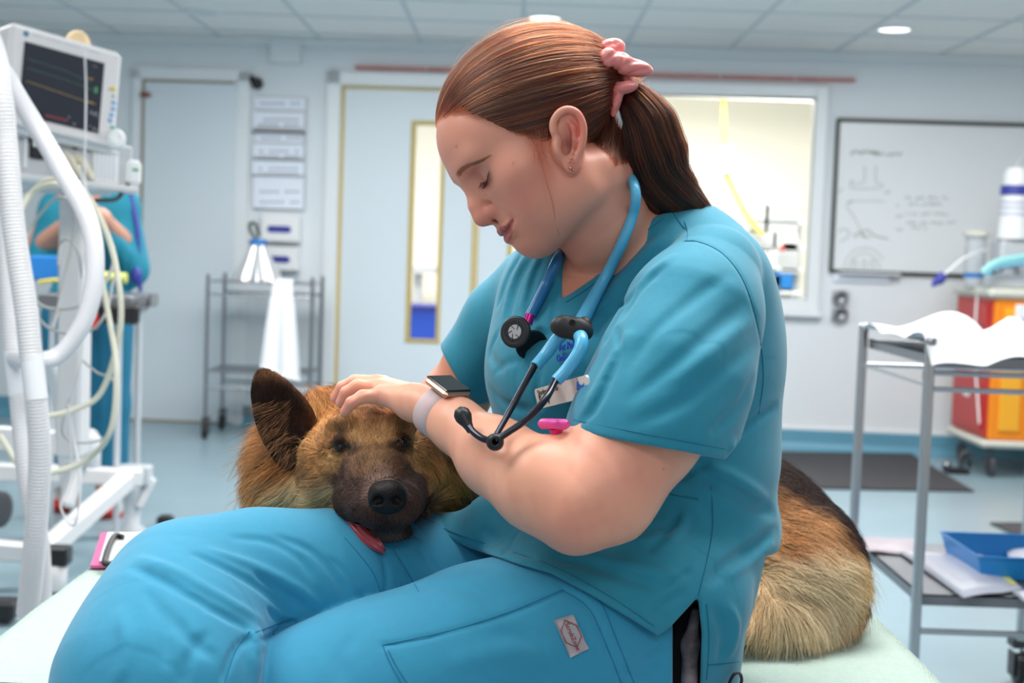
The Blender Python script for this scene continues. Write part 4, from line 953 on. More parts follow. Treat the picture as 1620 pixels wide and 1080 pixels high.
NT.ell(P(1040, 1040, 1.46), (.070, .13, .11), None, .03)
ln = NT.line
for pth, w, a in (([(640, 925), (720, 930), (800, 960)], 14, 2), ([(700, 1050), (800, 1030), (900, 1040)], 18, -2.5), ([(560, 1000), (540, 1040), (545, 1080)], 14, 2.5), ([(980, 1040), (1000, 1060), (1060, 1040)], 9, 3), ([(985, 1062), (1020, 1035), (1065, 1015)], 4, 3), ([(760, 1000), (830, 1010), (880, 1060)], 14, 2.5)): ln(pth, w, a * 1.4, 6)
for pth in ([(605, 1020), (700, 1000), (800, 970), (890, 933)], [(605, 1020), (618, 1050), (640, 1090)], [(890, 933), (930, 960), (955, 1010), (985, 1085)], [(900, 922), (948, 950), (975, 1010), (1005, 1085)]): SEAMS['trs'].append(pth)
ln([(605, 1022), (700, 1003), (800, 973), (890, 936)], 5, 3, 6, fade=False); ln([(890, 933), (930, 960), (955, 1010), (985, 1085)], 5, 3, 6, fade=False)
SEAMS['trs'].append([(614, 1028), (628, 1055), (650, 1090)])
TR.merge(FT, .002).merge(NT, .004)
TR.wedge([(1064, 900), (1064, 1200), (1300, 1200), (1300, 900)], 1.0, 1.41, .004)
V, F_ = TR.mesh(); trs = link_mesh('scrub_trousers', toW(V), F_, m_tealt, nurse); seams(TR, SEAMS['trs'], trs, mat('trouser_stitching', S(28, 122, 164), .8))
# black ribbed waistband and patterned lining seen in the side slit
WB = Field(P(1035, 1090, 1.25) - .03, P(1130, 920, 1.60) + .03, .002, .02)
WB.chain([(P(1096, 935, 1.42), px(52, 1.42)), (P(1086, 1010, 1.41), px(50, 1.41)), (P(1085, 1110, 1.41), px(50, 1.41))], .01)
for k in range(24): WB.line([(1064, 930 + 8 * k), (1090, 928 + 8 * k)], 1.6, 1.2, 4, fade=False)
V, F_ = WB.mesh(); link_mesh('waistband', toW(V), F_, mat('black_rib', S(20, 18, 22), .9), nurse)
m_lin = mat('patterned_lining', S(120, 108, 112), .7, var=(55, .6))
LN = Field(P(1060, 1100, 1.25) - .03, P(1125, 930, 1.60) + .03, .002, .02)
LN.chain([(P(1100, 968, 1.372), px(7, 1.37)), (P(1092, 1020, 1.365), px(12, 1.365)), (P(1090, 1100, 1.365), px(14, 1.36))], .01)
V, F_ = LN.mesh(); link_mesh('patterned_lining', toW(V), F_, m_lin, nurse)
MB().tube(toW(spline([P(1150, 1090, 1.37), P(1160, 1068, 1.36), P(1170, 1065, 1.37), P(1173, 1078, 1.38), P(1162, 1100, 1.39)])), .0016, 8).build('drawstring', m_black, nurse)
# maker's patch on the pocket
def patch_frame(field, pc, pr, pu):
    """centre, right and up directions on a surface from three traced pixels"""
    c = field.surf(*pc); r = field.surf(*pr) - c; r /= np.linalg.norm(r); u = field.surf(*pu) - c; u = u - r * (u @ r); u /= np.linalg.norm(u); return c, r, u, np.cross(r, u)
def wrap_plate(field, quad, n1, n2, lift, th):
    G = np.zeros((n1, n2, 3))
    for i in range(n1):
        for j in range(n2):
            u, v = i / (n1 - 1), j / (n2 - 1); q = (np.array(quad[0]) * (1 - u) + np.array(quad[1]) * u) * (1 - v) + (np.array(quad[3]) * (1 - u) + np.array(quad[2]) * u) * v
            p = field.surf(q[0], q[1]); G[i, j] = toW(p * (1 - lift / p[1]))
    return G
G = wrap_plate(TR, [(876, 981), (906, 972), (931, 1026), (902, 1040)], 8, 10, .0018, .001)
pt = MB().sheet(G, .001).build('fabric_patch', mat('patch_cloth', S(176, 170, 176), .8), nurse)
gp = lambda u, v: (lambda a, b_: G[int(a), int(b_)] * (1 - a % 1) * (1 - b_ % 1) + G[min(int(a) + 1, 7), int(b_)] * (a % 1) * (1 - b_ % 1) + G[int(a), min(int(b_) + 1, 9)] * (1 - a % 1) * (b_ % 1) + G[min(int(a) + 1, 7), min(int(b_) + 1, 9)] * (a % 1) * (b_ % 1))(u * 6.999, v * 8.999)
fr_n = np.cross(G[7, 0] - G[0, 0], G[0, 9] - G[0, 0]); fr_n /= np.linalg.norm(fr_n)
if fr_n[1] > 0: fr_n = -fr_n
m_pr = mat('patch_red_print', S(150, 60, 72), .7)
hexp = [(.5, .08), (.92, .3), (.92, .62), (.5, .84), (.1, .62), (.1, .3), (.5, .08)]
MB().tube([gp(u, v) + fr_n * .0014 for u, v in hexp], .0005, 5).build('patch_emblem', m_pr, pt)
ax_ = G[4, 9] - G[4, 0]; ay_ = G[7, 5] - G[0, 5]
text_obj('ScrubZone', 'patch_lettering', .0060, gp(.40, .17) + fr_n * .0022, ax_, ay_, m_pr, pt, .0002)
text_obj('ZONE', 'patch_lettering', .006, gp(.70, .28) + fr_n * .0022, ax_, ay_, m_pr, pt, .0002) if False else None
# embroidery on the chest
m_emb = mat('blue_thread', S(36, 92, 190), .6)
# ================================================================== things she wears
def on(field, x, y, lift): p = field.surf(x, y); return p * (1 - lift / p[1])
def dof(x, y, up_):
    s_ = [f_.surf(x, y) for f_ in (TP, B)]; return min(v[1] for v in s_ if v is not None) - up_
def emb(s, x0, y0, x1, y1, size):
    a = toW(on(TP, x0, y0, .0006)); b_ = toW(on(TP, x1, y1, .0006)); up_ = toW(on(TP, (x0 + x1) / 2 - 3, (y0 + y1) / 2 - 14, .0006)) - toW(on(TP, (x0 + x1) / 2, (y0 + y1) / 2, .0006)); up_ = up_ / np.linalg.norm(up_)
    ax = b_ - a; L = np.linalg.norm(ax); ax /= L; n = np.cross(ax, up_); n /= np.linalg.norm(n)
    if (toW(np.zeros(3)) - a) @ n < 0: n = -n
    o = text_obj(s, 'embroidery', size, a + n * .0035, ax, up_, m_emb, top, .0006, bold=.0002); return o
emb('Vet Referrals', 888, 556, 955, 541, .0105); emb('Orthopaedics', 886, 572, 953, 560, .0095)
# name badge
bc = [(846, 617), (929, 594), (937, 621), (850, 649)]
dB = 1.335
pp_ = [P(x, y, d) for (x, y), d in zip(bc, [min(dof(x, y, .008), 1.4) for x, y in bc])]
bw = [toW(p) for p in pp_]; bxv = bw[1] - bw[0]; bL = np.linalg.norm(bxv); bxv /= bL; byv = bw[0] - bw[3]; byv = byv - bxv * (byv @ bxv); bH = np.linalg.norm(byv); byv /= bH; bn = np.cross(bxv, byv); bcn = sum(bw) / 4
if bn[1] > 0: bn = -bn
badge = thing('name_badge', bcn, 'white rectangular name badge pinned on the teal scrub top', 'badge')
pl_ = []; rr0 = .004
for cx_, cy_, a0 in ((bL / 2 - rr0, bH / 2 - rr0, 0), (-bL / 2 + rr0, bH / 2 - rr0, 90), (-bL / 2 + rr0, -bH / 2 + rr0, 180), (bL / 2 - rr0, -bH / 2 + rr0, 270)):
    for k in range(6): a = math.radians(a0 + 18 * k); pl_.append(bcn + bxv * (cx_ + rr0 * math.cos(a)) + byv * (cy_ + rr0 * math.sin(a)))
MB().prism(pl_, -bn, .0022).build('plate', mat('badge_white', S(226, 224, 220), .3, coat=.4), badge)
m_ink = mat('black_ink', S(24, 24, 30), .5); m_inkb = mat('blue_ink', S(40, 110, 200), .5)
fq = lambda u, v: bcn + bxv * (u - .5) * bL + byv * (v - .5) * bH + bn * .0004
text_obj('Student Nurse', 'title_lettering', .0072, fq(.06, .66), bxv, byv, m_ink, badge, .0001)
text_obj('Emily', 'name_lettering', .0100, fq(.06, .28), bxv, byv, m_ink, badge, .0001, bold=.00022)
lg = [(.78, .42), (.80, .62), (.815, .80), (.835, .84), (.84, .70), (.87, .60), (.905, .60), (.93, .68), (.915, .54), (.88, .45), (.83, .38)]
MB().prism([fq(u, v) for u, v in lg], bn, .0003).build('dog_emblem', m_inkb, badge)
MB().ball(fq(.825, .93), .0008, 8).build('red_dot', mat('salmon_ink', S(220, 110, 90), .5), badge)
MB().box(fq(.84, .27), (.010, .00035, .00045), (bxv, bn, byv)).build('small_print', m_inkb, badge)
# pink pen in the pocket
pen = thing('pen', Wp(876, 672, 1.275), 'pink pen with a wide rounded cap clipped in the chest pocket', 'pen')
mp = mat('pink_rubber', S(236, 80, 172), .35); mp2 = mat('deep_pink_plastic', S(214, 40, 130), .35)
MB().tube([Wp(854, 670, 1.292), Wp(858, 670, 1.29), Wp(894, 671, 1.27), Wp(899, 671, 1.268)], [.0030, .0050, .0050, .0030], 14).build('cap_bar', mp, pen)
MB().tube([Wp(878, 676, 1.282), Wp(883, 690, 1.285), Wp(890, 730, 1.30)], [.0058, .0058, .0055], 14).build('barrel', mp2, pen)
# stethoscope
st_ = thing('stethoscope', Wp(905, 518, 1.32), 'light blue stethoscope with black clip hanging round the neck of the person on the bed', 'stethoscope')
m_tube = mat('light_blue_tubing', S(92, 186, 228), .28); m_tube2 = mat('deep_blue_tubing', S(40, 118, 176), .28); m_dkm = mat('smoke_metal', S(58, 58, 66), .22, metal=.9)
def st_tube(pix, rad, nm, m, par=None, n=14):
    q = spline([(x, y, d * 1000) for x, y, d in pix], 8); pts = [Wp(a, b_, c / 1000) for a, b_, c in q]; r = np.interp(np.linspace(0, 1, len(q)), np.linspace(0, 1, len(rad)), rad); return MB().tube(pts, r, n).build(nm, m, par or st_)
st_tube([(985, 268, 1.46), (1000, 285, 1.395), (1006, 310, 1.375), (1001, 340, dof(1001, 340, .006)), (985, 382, dof(985, 382, .007)), (962, 430, dof(962, 430, .010)), (940, 470, dof(940, 470, .010)), (918, 512, dof(918, 512, .014))], [.0050, .0052, .0054, .0060, .0078], 'tubing', m_tube)
st_tube([(900, 520, 1.325), (882, 536, 1.335), (862, 562, 1.335), (846, 580, 1.325)], [.0065, .0062, .0056], 'tubing', m_tube)
st_tube([(914, 522, 1.322), (920, 540, 1.305), (914, 560, 1.30), (896, 585, 1.30), (880, 602, 1.298)], [.0070, .0062, .0058], 'tubing', m_tube)
st_tube([(975, 268, 1.47), (930, 330, 1.56), (900, 380, 1.53), (882, 410, dof(880, 415, .012)), (864, 450, dof(864, 450, .01)), (848, 482, dof(848, 482, .01)), (838, 500, dof(838, 500, .012))], [.0056, .0056, .0056, .0054], 'dark_tubing', m_tube2)
d1_ = dof(835, 515, .016)
st_tube([(839, 498, d1_), (834, 512, d1_ - .002)], [.0052, .0052], 'purple_stem', mat('purple_metal', S(176, 30, 120), .25, metal=.6))
st_tube([(846, 578, 1.325), (812, 640, 1.292), (785, 688, 1.262), (782, 694, 1.258)], [.0034, .0030, .0030], 'ear_tube', m_dkm)
st_tube([(880, 600, 1.298), (862, 632, 1.272), (832, 664, 1.258), (800, 686, 1.252), (784, 697, 1.25)], [.0036, .0032, .0032], 'ear_tube', m_dkm)
st_tube([(784, 698, 1.25), (765, 694, 1.262), (750, 684, 1.272), (740, 672, 1.28)], [.0034, .0032], 'ear_tube', m_dkm)
def lathe_px(c, d, to, prof, nm, m, par):  # axis towards pixel/depth 'to'
    a = Wp(*c, d); b_ = Wp(*to); return MB().lathe(a, b_ - a, prof, 28).build(nm, m, par)
lathe_px((742, 676), 1.279, (731, 655, 1.287), [(.0036, -.004), (.0042, .0), (.0050, .004), (.0066, .008), (.0080, .012), (.0078, .017), (.0055, .021), (.001, .0225)], 'ear_tip', m_black, st_)
et = lathe_px((783, 699), 1.256, (787, 697, 1.20), [(.0045, -.006), (.0072, -.002), (.0082, .003), (.0072, .008), (.0045, .011), (.0030, .0105), (.0026, .004), (.0001, .003)], 'ear_tip', m_black, st_)
# black clip
cf = Field(P(905, 520, 1.32) - .035, P(905, 520, 1.32) + .035, .0009, .012)
cf.ell(P(893, 516, 1.322), (.0115, .0085, .0110), None, .004); cf.ell(P(913, 520, 1.318), (.0105, .0090, .0112), None, .005); cf.cap(P(882, 516, 1.328), P(924, 524, 1.320), .007, .009, .006); cf.cap(P(926, 525, 1.330), P(925, 512, 1.330), .007, .007, .004)
V, F_ = cf.mesh(); clip = link_mesh('tube_clip', toW(V), F_, mat('black_rubber', S(30, 29, 32), .5), st_)
c0 = Wp(905, 510, 1.3085); nf = -FWD
MB().lathe(c0, nf, [(.0030, 0), (.0034, .0006), (.0026, .0008), (.0024, 0)]).build('clip_emblem', m_black, clip)
# chest piece
dc = d1_ - .010
fa = np.array([-.40, -.84, .12]); fa = fa @ CF.T; fa /= np.linalg.norm(fa)
cc = Wp(819, 526, dc); cc2 = cc
cp_ = MB().lathe(cc, fa, [(.004, -.014), (.0055, -.006), (.011, -.001), (.0150, .001), (.0160, .003), (.0162, .0062), (.0150, .0070), (.0141, .0072)], 36).build('chest_piece', m_black, st_)
MB().lathe(cc, fa, [(.0142, .0070), (.0001, .0074)], 36, closed=False).build('diaphragm', mat('grey_diaphragm', S(172, 174, 178), .35), cp_)
MB().lathe(cc, fa, [(.0118, .0074), (.0121, .0077), (.0124, .0074)], 36, closed=False).build('diaphragm_ring', m_rubber, cp_)
a_, b2, _ = frame_of(fa); 
for k in range(5): th_ = .7 + k * 1.1; MB().cyl(cc + fa * .0077 + (a_ * math.cos(th_) + b2 * math.sin(th_)) * .003, cc + fa * .0077 + (a_ * math.cos(th_ + .5) + b2 * math.sin(th_ + .5)) * .009, .00035, n=6).build('diaphragm_print', m_rubber, cp_)
ccb = Wp(838, 541, dc + .006); fb = np.array([.30, -.78, -.50]) @ CF.T; fb /= np.linalg.norm(fb)
MB().lathe(ccb, fb, [(.005, -.012), (.008, -.006), (.0125, .0), (.0165, .004), (.0165, .0065), (.0150, .0068), (.010, .003), (.0001, .0025)], 36).build('bell', mat('gloss_black', S(20, 20, 24), .12), st_)
MB().tube([cc - fa * .012, ccb - fb * .008], .0048, 12).build('stem', m_black, st_)
# watch
def arm_ring(cen, axis, rx_, ry_, upv, nm, m, par, wd_, th_):
    a = np.array(axis) / np.linalg.norm(axis); u = upv - a * (upv @ a); u /= np.linalg.norm(u); v = np.cross(a, u); b = MB(); n = 40; V = []
    for (dr, w__) in ((0, -1), (th_, -.9), (th_, .9), (0, 1)):
        for k in range(n): t_ = 2 * PI * k / n; V.append(cen + a * w__ * wd_ / 2 + u * (rx_ + dr) * math.cos(t_) + v * (ry_ + dr) * math.sin(t_))
    F = [(i * n + k, i * n + (k + 1) % n, (i + 1) * n + (k + 1) % n, (i + 1) * n + k) for i in range(3) for k in range(n)]
    b.add(V, F, True); return b.build(nm, m, par)
wc = P(697, 655, 1.378); wdir = P(722, 672, 1.36) - P(694, 650, 1.382); wdir /= np.linalg.norm(wdir)
watch = thing('wristwatch', toW(wc), 'rose gold smart watch with pale pink band on the wrist resting over the dog', 'watch')
upw = np.array([.18, -.22, .95]); 
arm_ring(toW(wc), wdir @ CF.T, .0242, .0240, upw @ CF.T, 'strap', mat('pale_pink_strap', S(214, 188, 188), .55), watch, .024, .0018)
u_ = upw - wdir * (upw @ wdir); u_ /= np.linalg.norm(u_); v_ = np.cross(wdir, u_); cw = wc + u_ * .0262
# case axes: along arm, across arm, outwards
AW = np.stack([wdir @ CF.T, v_ @ CF.T, u_ @ CF.T])
MB().box(toW(cw + u_ * .003), (.0190, .0165, .0042), AW, .0034).build('watch_case', mat('rose_gold', S(206, 160, 140), .28, metal=.85), watch)
MB().box(toW(cw + u_ * .0072), (.0178, .0153, .0012), AW, .001).build('watch_face', mat('black_glass', S(12, 12, 16), .08), watch)
MB().lathe(toW(cw + u_ * .003 - v_ * .0165 + wdir * .006), -AW[1], [(.0032, 0), (.0032, .0022), (.001, .0026)]).build('crown', mat('rose_gold_2', S(206, 160, 140), .28, metal=.85), watch)
# scrunchie
m_satin = mat('pink_satin', S(236, 138, 134), .35, sheen=.3, spec=.6, bump=[('noise', 55, .35, .004)])
sf = Field(P(985, 115, 1.41) - .055, P(985, 115, 1.41) + .055, .0012, .015)
def se(x, y, d, rx_, rz_, ry_, ang, k=.006): a = math.radians(ang); R_ = np.array([[math.cos(a), 0, math.sin(a)], [0, 1, 0], [-math.sin(a), 0, math.cos(a)]]); sf.ell(P(x, y, d), (px(rx_, d), px(ry_, d), px(rz_, d)), R_, k)
se(966, 78, 1.40, 24, 17, 14, 20); se(960, 92, 1.385, 14, 18, 12, -30, .004); se(1003, 107, 1.395, 31, 14, 16, -12); se(985, 100, 1.39, 20, 16, 18, -40, .004); se(990, 138, 1.39, 20, 10, 14, 10, .003); se(975, 150, 1.395, 11, 22, 12, -10, .003); se(985, 122, 1.42, 20, 30, 26, 0); se(972, 172, 1.40, 7, 14, 8, -8)
for pth, w, a in (([(948, 84), (960, 72), (980, 66)], 3, 3), ([(955, 98), (975, 84), (992, 88)], 3, 3.5), ([(975, 112), (1000, 98), (1025, 98)], 3, 3), ([(985, 120), (1010, 112), (1030, 108)], 2.5, 3), ([(972, 135), (990, 130), (1006, 132)], 2.5, 3), ([(970, 145), (976, 165)], 2.5, 2.5), ([(990, 72), (985, 95), (972, 118)], 3, 3.5), ([(968, 60), (975, 74)], 2.5, 2)): sf.line(pth, w, a, 5)
V, F_ = sf.mesh(); scr_ = tag(link_mesh('scrunchie', toW(V), F_, m_satin), 'pink satin scrunchie holding the auburn ponytail', 'hair tie')
MB().tube([Wp(975, 176, 1.40), Wp(980, 196, 1.398), Wp(979, 216, 1.405)], [.0035, .0040, .0015], 10, sx=.6).build('white_tag', mat('white_cloth', S(206, 208, 210), .7), scr_)
m_rg = mat('rose_gold_stud', S(220, 160, 120), .18, metal=1.0)
for x, y, r, lab in ((906, 243, .0011, 'topmost tiny rose gold stud on the ear'), (904, 251, .0013, 'rose gold stud second from the top of the ear'), (901, 256, .0012, 'rose gold stud in the middle of the ear lobe, nearer the cheek'), (907, 257, .0011, 'rose gold stud in the middle of the ear lobe, nearer the neck'), (903, 266, .0018, 'largest rose gold stud low on the ear lobe'), (907, 269, .0014, 'lowest rose gold stud at the rim of the ear lobe')):
    pq = on(B, x, y, .0006); tag(MB().ball(toW(pq), r, 10).build('ear_stud', m_rg), lab, 'earring', 'rose gold ear studs')
# ================================================================== the dog
DG = Wp(900, 960, 1.85)
dog = thing('dog', (DG[0], DG[1], BEDZ), 'long-haired tan and black shepherd dog lying on the bed with its head on the lap', 'dog')
K = Field((-.335, 1.26, -.33), (.50, 2.06, .02), .0030, .04)
hd = (-.335, 1.26, -.33)
def kp(x, y, d, r): return (P(x, y, d), px(r, d))
# trunk, haunch, hind leg and tail behind the nurse
K.chain([kp(520, 720, 1.60, 70), kp(610, 770, 1.72, 100), kp(800, 860, 1.84, 118), kp(1000, 858, 1.86, 122), kp(1180, 855, 1.84, 118), kp(1262, 895, 1.80, 98)], .05)
K.ell(P(1262, 915, 1.76), (.074, .085, .078), None, .03)
K.ell(P(1215, 965, 1.70), (.045, .05, .040), None, .03)
K.chain([kp(1300, 960, 1.74, 42), kp(1240, 990, 1.68, 34), kp(1165, 1002, 1.655, 26), kp(1090, 1004, 1.65, 24)], .02)      # hind leg folded
K.chain([kp(1330, 930, 1.80, 30), kp(1345, 985, 1.76, 26), kp(1290, 1010, 1.71, 20), kp(1200, 1016, 1.68, 16)], .02)       # tail round the rump
K.chain([kp(640, 880, 1.78, 36), kp(560, 930, 1.70, 30)], .02)
# neck ruff
K.ell(P(468, 765, 1.555), (.042, .06, .040), None, .03); K.ell(P(455, 720, 1.57), (.028, .05, .035), None, .03); K.ell(P(540, 668, 1.60), (.042, .05, .030), None, .03)
K.ell(P(690, 745, 1.555), (.034, .05, .046), None, .03); K.ell(P(520, 790, 1.54), (.05, .05, .022), None, .02)
# head
K.ell(P(588, 712, 1.505), (.064, .075, .049), None, .02)
K.ell(P(522, 742, 1.49), (.030, .045, .034), None, .02); K.ell(P(656, 742, 1.49), (.026, .045, .034), None, .02)
K.chain([kp(592, 718, 1.462, 50), kp(600, 755, 1.425, 46), kp(610, 790, 1.395, 38)], .02)
K.ell(P(611, 800, 1.388), (.030, .030, .024), None, .01)
for x, y, d, r in ((574, 800, 1.404, 22), (642, 795, 1.398, 20)): K.ell(P(x, y, d), (px(r, d), .026, px(r * 1.15, d)), None, .012)
K.ell(P(560, 790, 1.43), (.020, .03, .020), None, .015); K.ell(P(652, 782, 1.43), (.014, .03, .020), None, .015)
K.ell(P(616, 836, 1.410), (.023, .026, .012), None, .008)     # chin
for x, s_ in ((540, -1), (634, 1)):
    K.cap(P(x - s_ * 12, 672, 1.445), P(x + s_ * 10, 678, 1.45), px(13, 1.45), px(11, 1.45), .012)       # brow
    K.ell(P(x - s_ * 1, 703, 1.437), (.0125, .012, .0085), None, .006)
K.bump([P(590, 650, 1.43), P(592, 690, 1.425)], .008, .003)
V0 = None
# eye slits and mouth line
def kl(pix, w, a, n=5): K.line(pix, w, a, n)
kl([(512, 712), (524, 706), (542, 705), (562, 712)], 3.6, 5); kl([(614, 706), (628, 701), (642, 699), (658, 702)], 3.4, 5)
kl([(513, 718), (530, 724), (552, 722), (566, 714)], 4, -2); kl([(616, 712), (632, 712), (650, 707)], 4, -2)
kl([(560, 815), (575, 834), (600, 843), (640, 840), (662, 815)], 4.5, 5.5); kl([(613, 812), (614, 828)], 3, 4)
kl([(497, 730), (510, 748), (520, 762)], 5, 2.5); kl([(1215, 935), (1262, 950), (1270, 985), (1240, 1016)], 9, 9); kl([(1290, 905), (1310, 950), (1300, 995)], 9, 6)
# ear on the left of the frame: a cupped shell
EA = Field(P(445, 650, 1.50) - (.055, .05, .07), P(445, 650, 1.50) + (.055, .05, .07), .0022, .02)
ep = [(470, 708, 38), (455, 672, 35), (440, 642, 27), (426, 616, 16), (417, 598, 8)]
EA.chain([(P(x, y, 1.505), px(r, 1.5)) for x, y, r in ep], .01, False, ((.25, -1, .1), .42))
EA.chain([(P(x + 2, y + 3, 1.490), px(r * .74, 1.5)) for x, y, r in ep[:-1]], .01, True, ((.25, -1, .1), .55))
Vd, Fd = K.mesh(); ud, vd = px_of(Vd)
Ve, Fe = EA.mesh()
# colour, length and lie of the coat, set at marked places and blended between them
G_ = [ # x, y, d, colour, length mm, comb direction (image x, image y), reach px
 (588, 655, 1.46, (150, 118, 84), 9, (0, -1), 26), (560, 670, 1.46, (196, 158, 108), 10, (-.4, -1), 18), (625, 670, 1.46, (186, 148, 100), 10, (.3, -1), 18), (590, 690, 1.43, (190, 158, 112), 7, (0, -1), 20), (592, 668, 1.45, (120, 92, 64), 7, (0, -1), 9),
 (538, 684, 1.43, (44, 32, 28), 6, (-.2, -1), 10), (634, 680, 1.43, (52, 38, 30), 6, (.2, -1), 9), (520, 690, 1.45, (170, 130, 84), 8, (-.6, -.8), 12),
 (540, 704, 1.42, (26, 18, 18), 3, (-1, -.2), 8), (514, 712, 1.43, (30, 22, 20), 4, (-1, .2), 8), (640, 700, 1.42, (30, 22, 20), 3, (1, -.2), 9), (620, 706, 1.42, (44, 34, 30), 3, (1, -.2), 7), (564, 712, 1.42, (50, 40, 36), 3, (-.4, -1), 8),
 (530, 730, 1.44, (184, 146, 96), 7, (-.8, .3), 12), (512, 735, 1.45, (176, 136, 88), 8, (-.8, .5), 10), (645, 722, 1.44, (150, 120, 80), 7, (.7, .4), 11),
 (592, 725, 1.40, (140, 116, 88), 5, (0, -1), 16), (600, 750, 1.38, (120, 104, 96), 3, (0, -1), 14), (570, 740, 1.41, (110, 88, 70), 5, (-.5, -.6), 14), (622, 740, 1.41, (96, 76, 62), 5, (.4, -.6), 12),
 (545, 765, 1.42, (68, 56, 52), 6, (-.7, .2), 20), (570, 785, 1.39, (74, 62, 58), 4, (-.6, .2), 18), (590, 775, 1.37, (112, 96, 92), 3, (-.3, -.5), 12), (648, 770, 1.39, (68, 57, 54), 5, (.5, .3), 18), (640, 800, 1.38, (70, 56, 52), 4, (.3, .4), 16), (575, 815, 1.38, (58, 46, 44), 4, (-.3, .5), 16), (540, 800, 1.42, (62, 48, 42), 6, (-.5, .6), 12),
 (615, 825, 1.385, (40, 34, 34), 3, (0, 1), 14), (622, 845, 1.39, (66, 64, 62), 5, (0, 1), 12), (650, 830, 1.40, (40, 32, 30), 5, (.3, 1), 12),
 (505, 760, 1.47, (150, 120, 84), 16, (-.9, .5), 18), (500, 735, 1.48, (120, 92, 60), 15, (-.9, .3), 14), (515, 790, 1.47, (236, 208, 158), 22, (-.9, .5), 22), (490, 700, 1.50, (206, 166, 110), 20, (-.7, -.3), 18), (500, 665, 1.52, (200, 152, 92), 18, (-.3, -1), 20), (490, 645, 1.54, (206, 160, 100), 20, (-.3, -.9), 20),
 (680, 745, 1.50, (200, 152, 92), 20, (.8, .5), 16), (668, 720, 1.49, (120, 90, 60), 12, (.6, .5), 10), (664, 760, 1.48, (190, 156, 108), 16, (.7, .8), 12), (672, 690, 1.50, (130, 96, 62), 12, (.7, -.2), 14), (700, 700, 1.54, (40, 28, 24), 26, (.8, .4), 20), (700, 760, 1.53, (190, 134, 70), 32, (.9, .5), 20), (720, 780, 1.54, (70, 48, 34), 32, (.9, .5), 18), (735, 745, 1.56, (60, 42, 32), 34, (.8, .4), 20), (690, 790, 1.52, (176, 132, 74), 26, (.5, .9), 14),
 (440, 760, 1.54, (176, 136, 90), 42, (-.9, .45), 24), (430, 720, 1.55, (178, 136, 88), 44, (-.9, .3), 24), (445, 800, 1.53, (246, 212, 156), 38, (-.9, .5), 22), (490, 810, 1.51, (250, 220, 166), 30, (-.9, .35), 24), (470, 740, 1.53, (150, 104, 56), 34, (-.8, .6), 18), (410, 690, 1.56, (168, 130, 86), 40, (-.9, .2), 20), (480, 775, 1.52, (250, 218, 168), 32, (-1, .5), 20), (452, 780, 1.53, (140, 96, 52), 38, (-.9, .6), 9),
 (530, 640, 1.60, (172, 126, 78), 34, (-.2, -1), 28), (490, 625, 1.60, (160, 112, 62), 30, (-.5, -.9), 20), (575, 640, 1.60, (110, 78, 52), 26, (.1, -1), 20),
 (700, 860, 1.80, (60, 44, 36), 30, (1, .3), 90), (800, 780, 1.85, (44, 34, 30), 30, (1, .1), 100), (1000, 760, 1.86, (48, 38, 34), 30, (1, .2), 100), (740, 650, 1.72, (30, 24, 22), 30, (1, -.2), 40),
 (1215, 755, 1.84, (50, 43, 42), 22, (.8, .6), 26), (1250, 780, 1.80, (46, 40, 40), 22, (.75, .7), 30), (1300, 820, 1.80, (42, 37, 38), 22, (.6, .8), 32), (1345, 880, 1.80, (36, 32, 33), 22, (.35, 1), 26), (1358, 930, 1.79, (46, 38, 36), 24, (0, 1), 20), (1352, 985, 1.77, (60, 50, 46), 26, (-.2, 1), 18), (1330, 1000, 1.74, (90, 76, 64), 28, (-.4, .9), 14),
 (1235, 820, 1.74, (172, 134, 92), 30, (.8, .6), 26), (1270, 850, 1.72, (186, 148, 104), 32, (.8, .6), 26), (1300, 862, 1.74, (120, 92, 66), 26, (.8, .7), 18), (1220, 860, 1.70, (196, 156, 108), 36, (.8, .5), 26), (1240, 868, 1.70, (150, 96, 50), 32, (.9, .4), 16), (1230, 845, 1.72, (150, 98, 54), 30, (.9, .4), 9),
 (1230, 910, 1.67, (252, 230, 192), 46, (.9, .35), 26), (1280, 900, 1.69, (254, 232, 194), 46, (.9, .3), 28), (1325, 905, 1.72, (222, 196, 150), 42, (.7, .6), 20), (1340, 950, 1.72, (176, 150, 116), 36, (.4, .9), 18), (1290, 950, 1.67, (252, 230, 196), 50, (.5, .9), 28), (1240, 960, 1.65, (250, 226, 186), 50, (.3, .9), 28), (1195, 940, 1.66, (214, 184, 136), 42, (-.2, 1), 26), (1200, 990, 1.64, (226, 204, 164), 40, (-.6, .8), 26), (1260, 1000, 1.65, (196, 180, 146), 44, (.2, 1), 22), (1310, 985, 1.68, (180, 156, 124), 40, (.3, 1), 18), (1200, 1015, 1.65, (232, 214, 178), 34, (-.9, .3), 20),
]
gP = np.array([P(x, y, d) for x, y, d, *_ in G_]); gC = np.array([S(*g[3])[:3] for g in G_]); gL = np.array([g[4] for g in G_]) * .001
gD = np.array([(g[5][0], 0, -g[5][1]) for g in G_], float); gD /= np.linalg.norm(gD, axis=1)[:, None]; gR = np.array([g[6] * g[2] / FPX for g in G_])
def coat(p):
    C_ = np.zeros((len(p), 3)); L_ = np.zeros(len(p)); D_ = np.zeros((len(p), 3))
    for s_ in range(0, len(p), 20000):
        q = p[s_:s_ + 20000]; d2 = ((q[:, None, :] - gP[None]) ** 2); d2 = d2[..., 0] + d2[..., 2] + d2[..., 1] * .35
        e = -d2 / gR ** 2; e -= e.max(1, keepdims=True); w = np.exp(e); w /= w.sum(1, keepdims=True)
        C_[s_:s_ + 20000] = w @ gC; L_[s_:s_ + 20000] = w @ gL; D_[s_:s_ + 20000] = w @ gD
    return C_, L_, D_ / (np.linalg.norm(D_, axis=1)[:, None] + 1e-6)
cV, _, _ = coat(Vd)
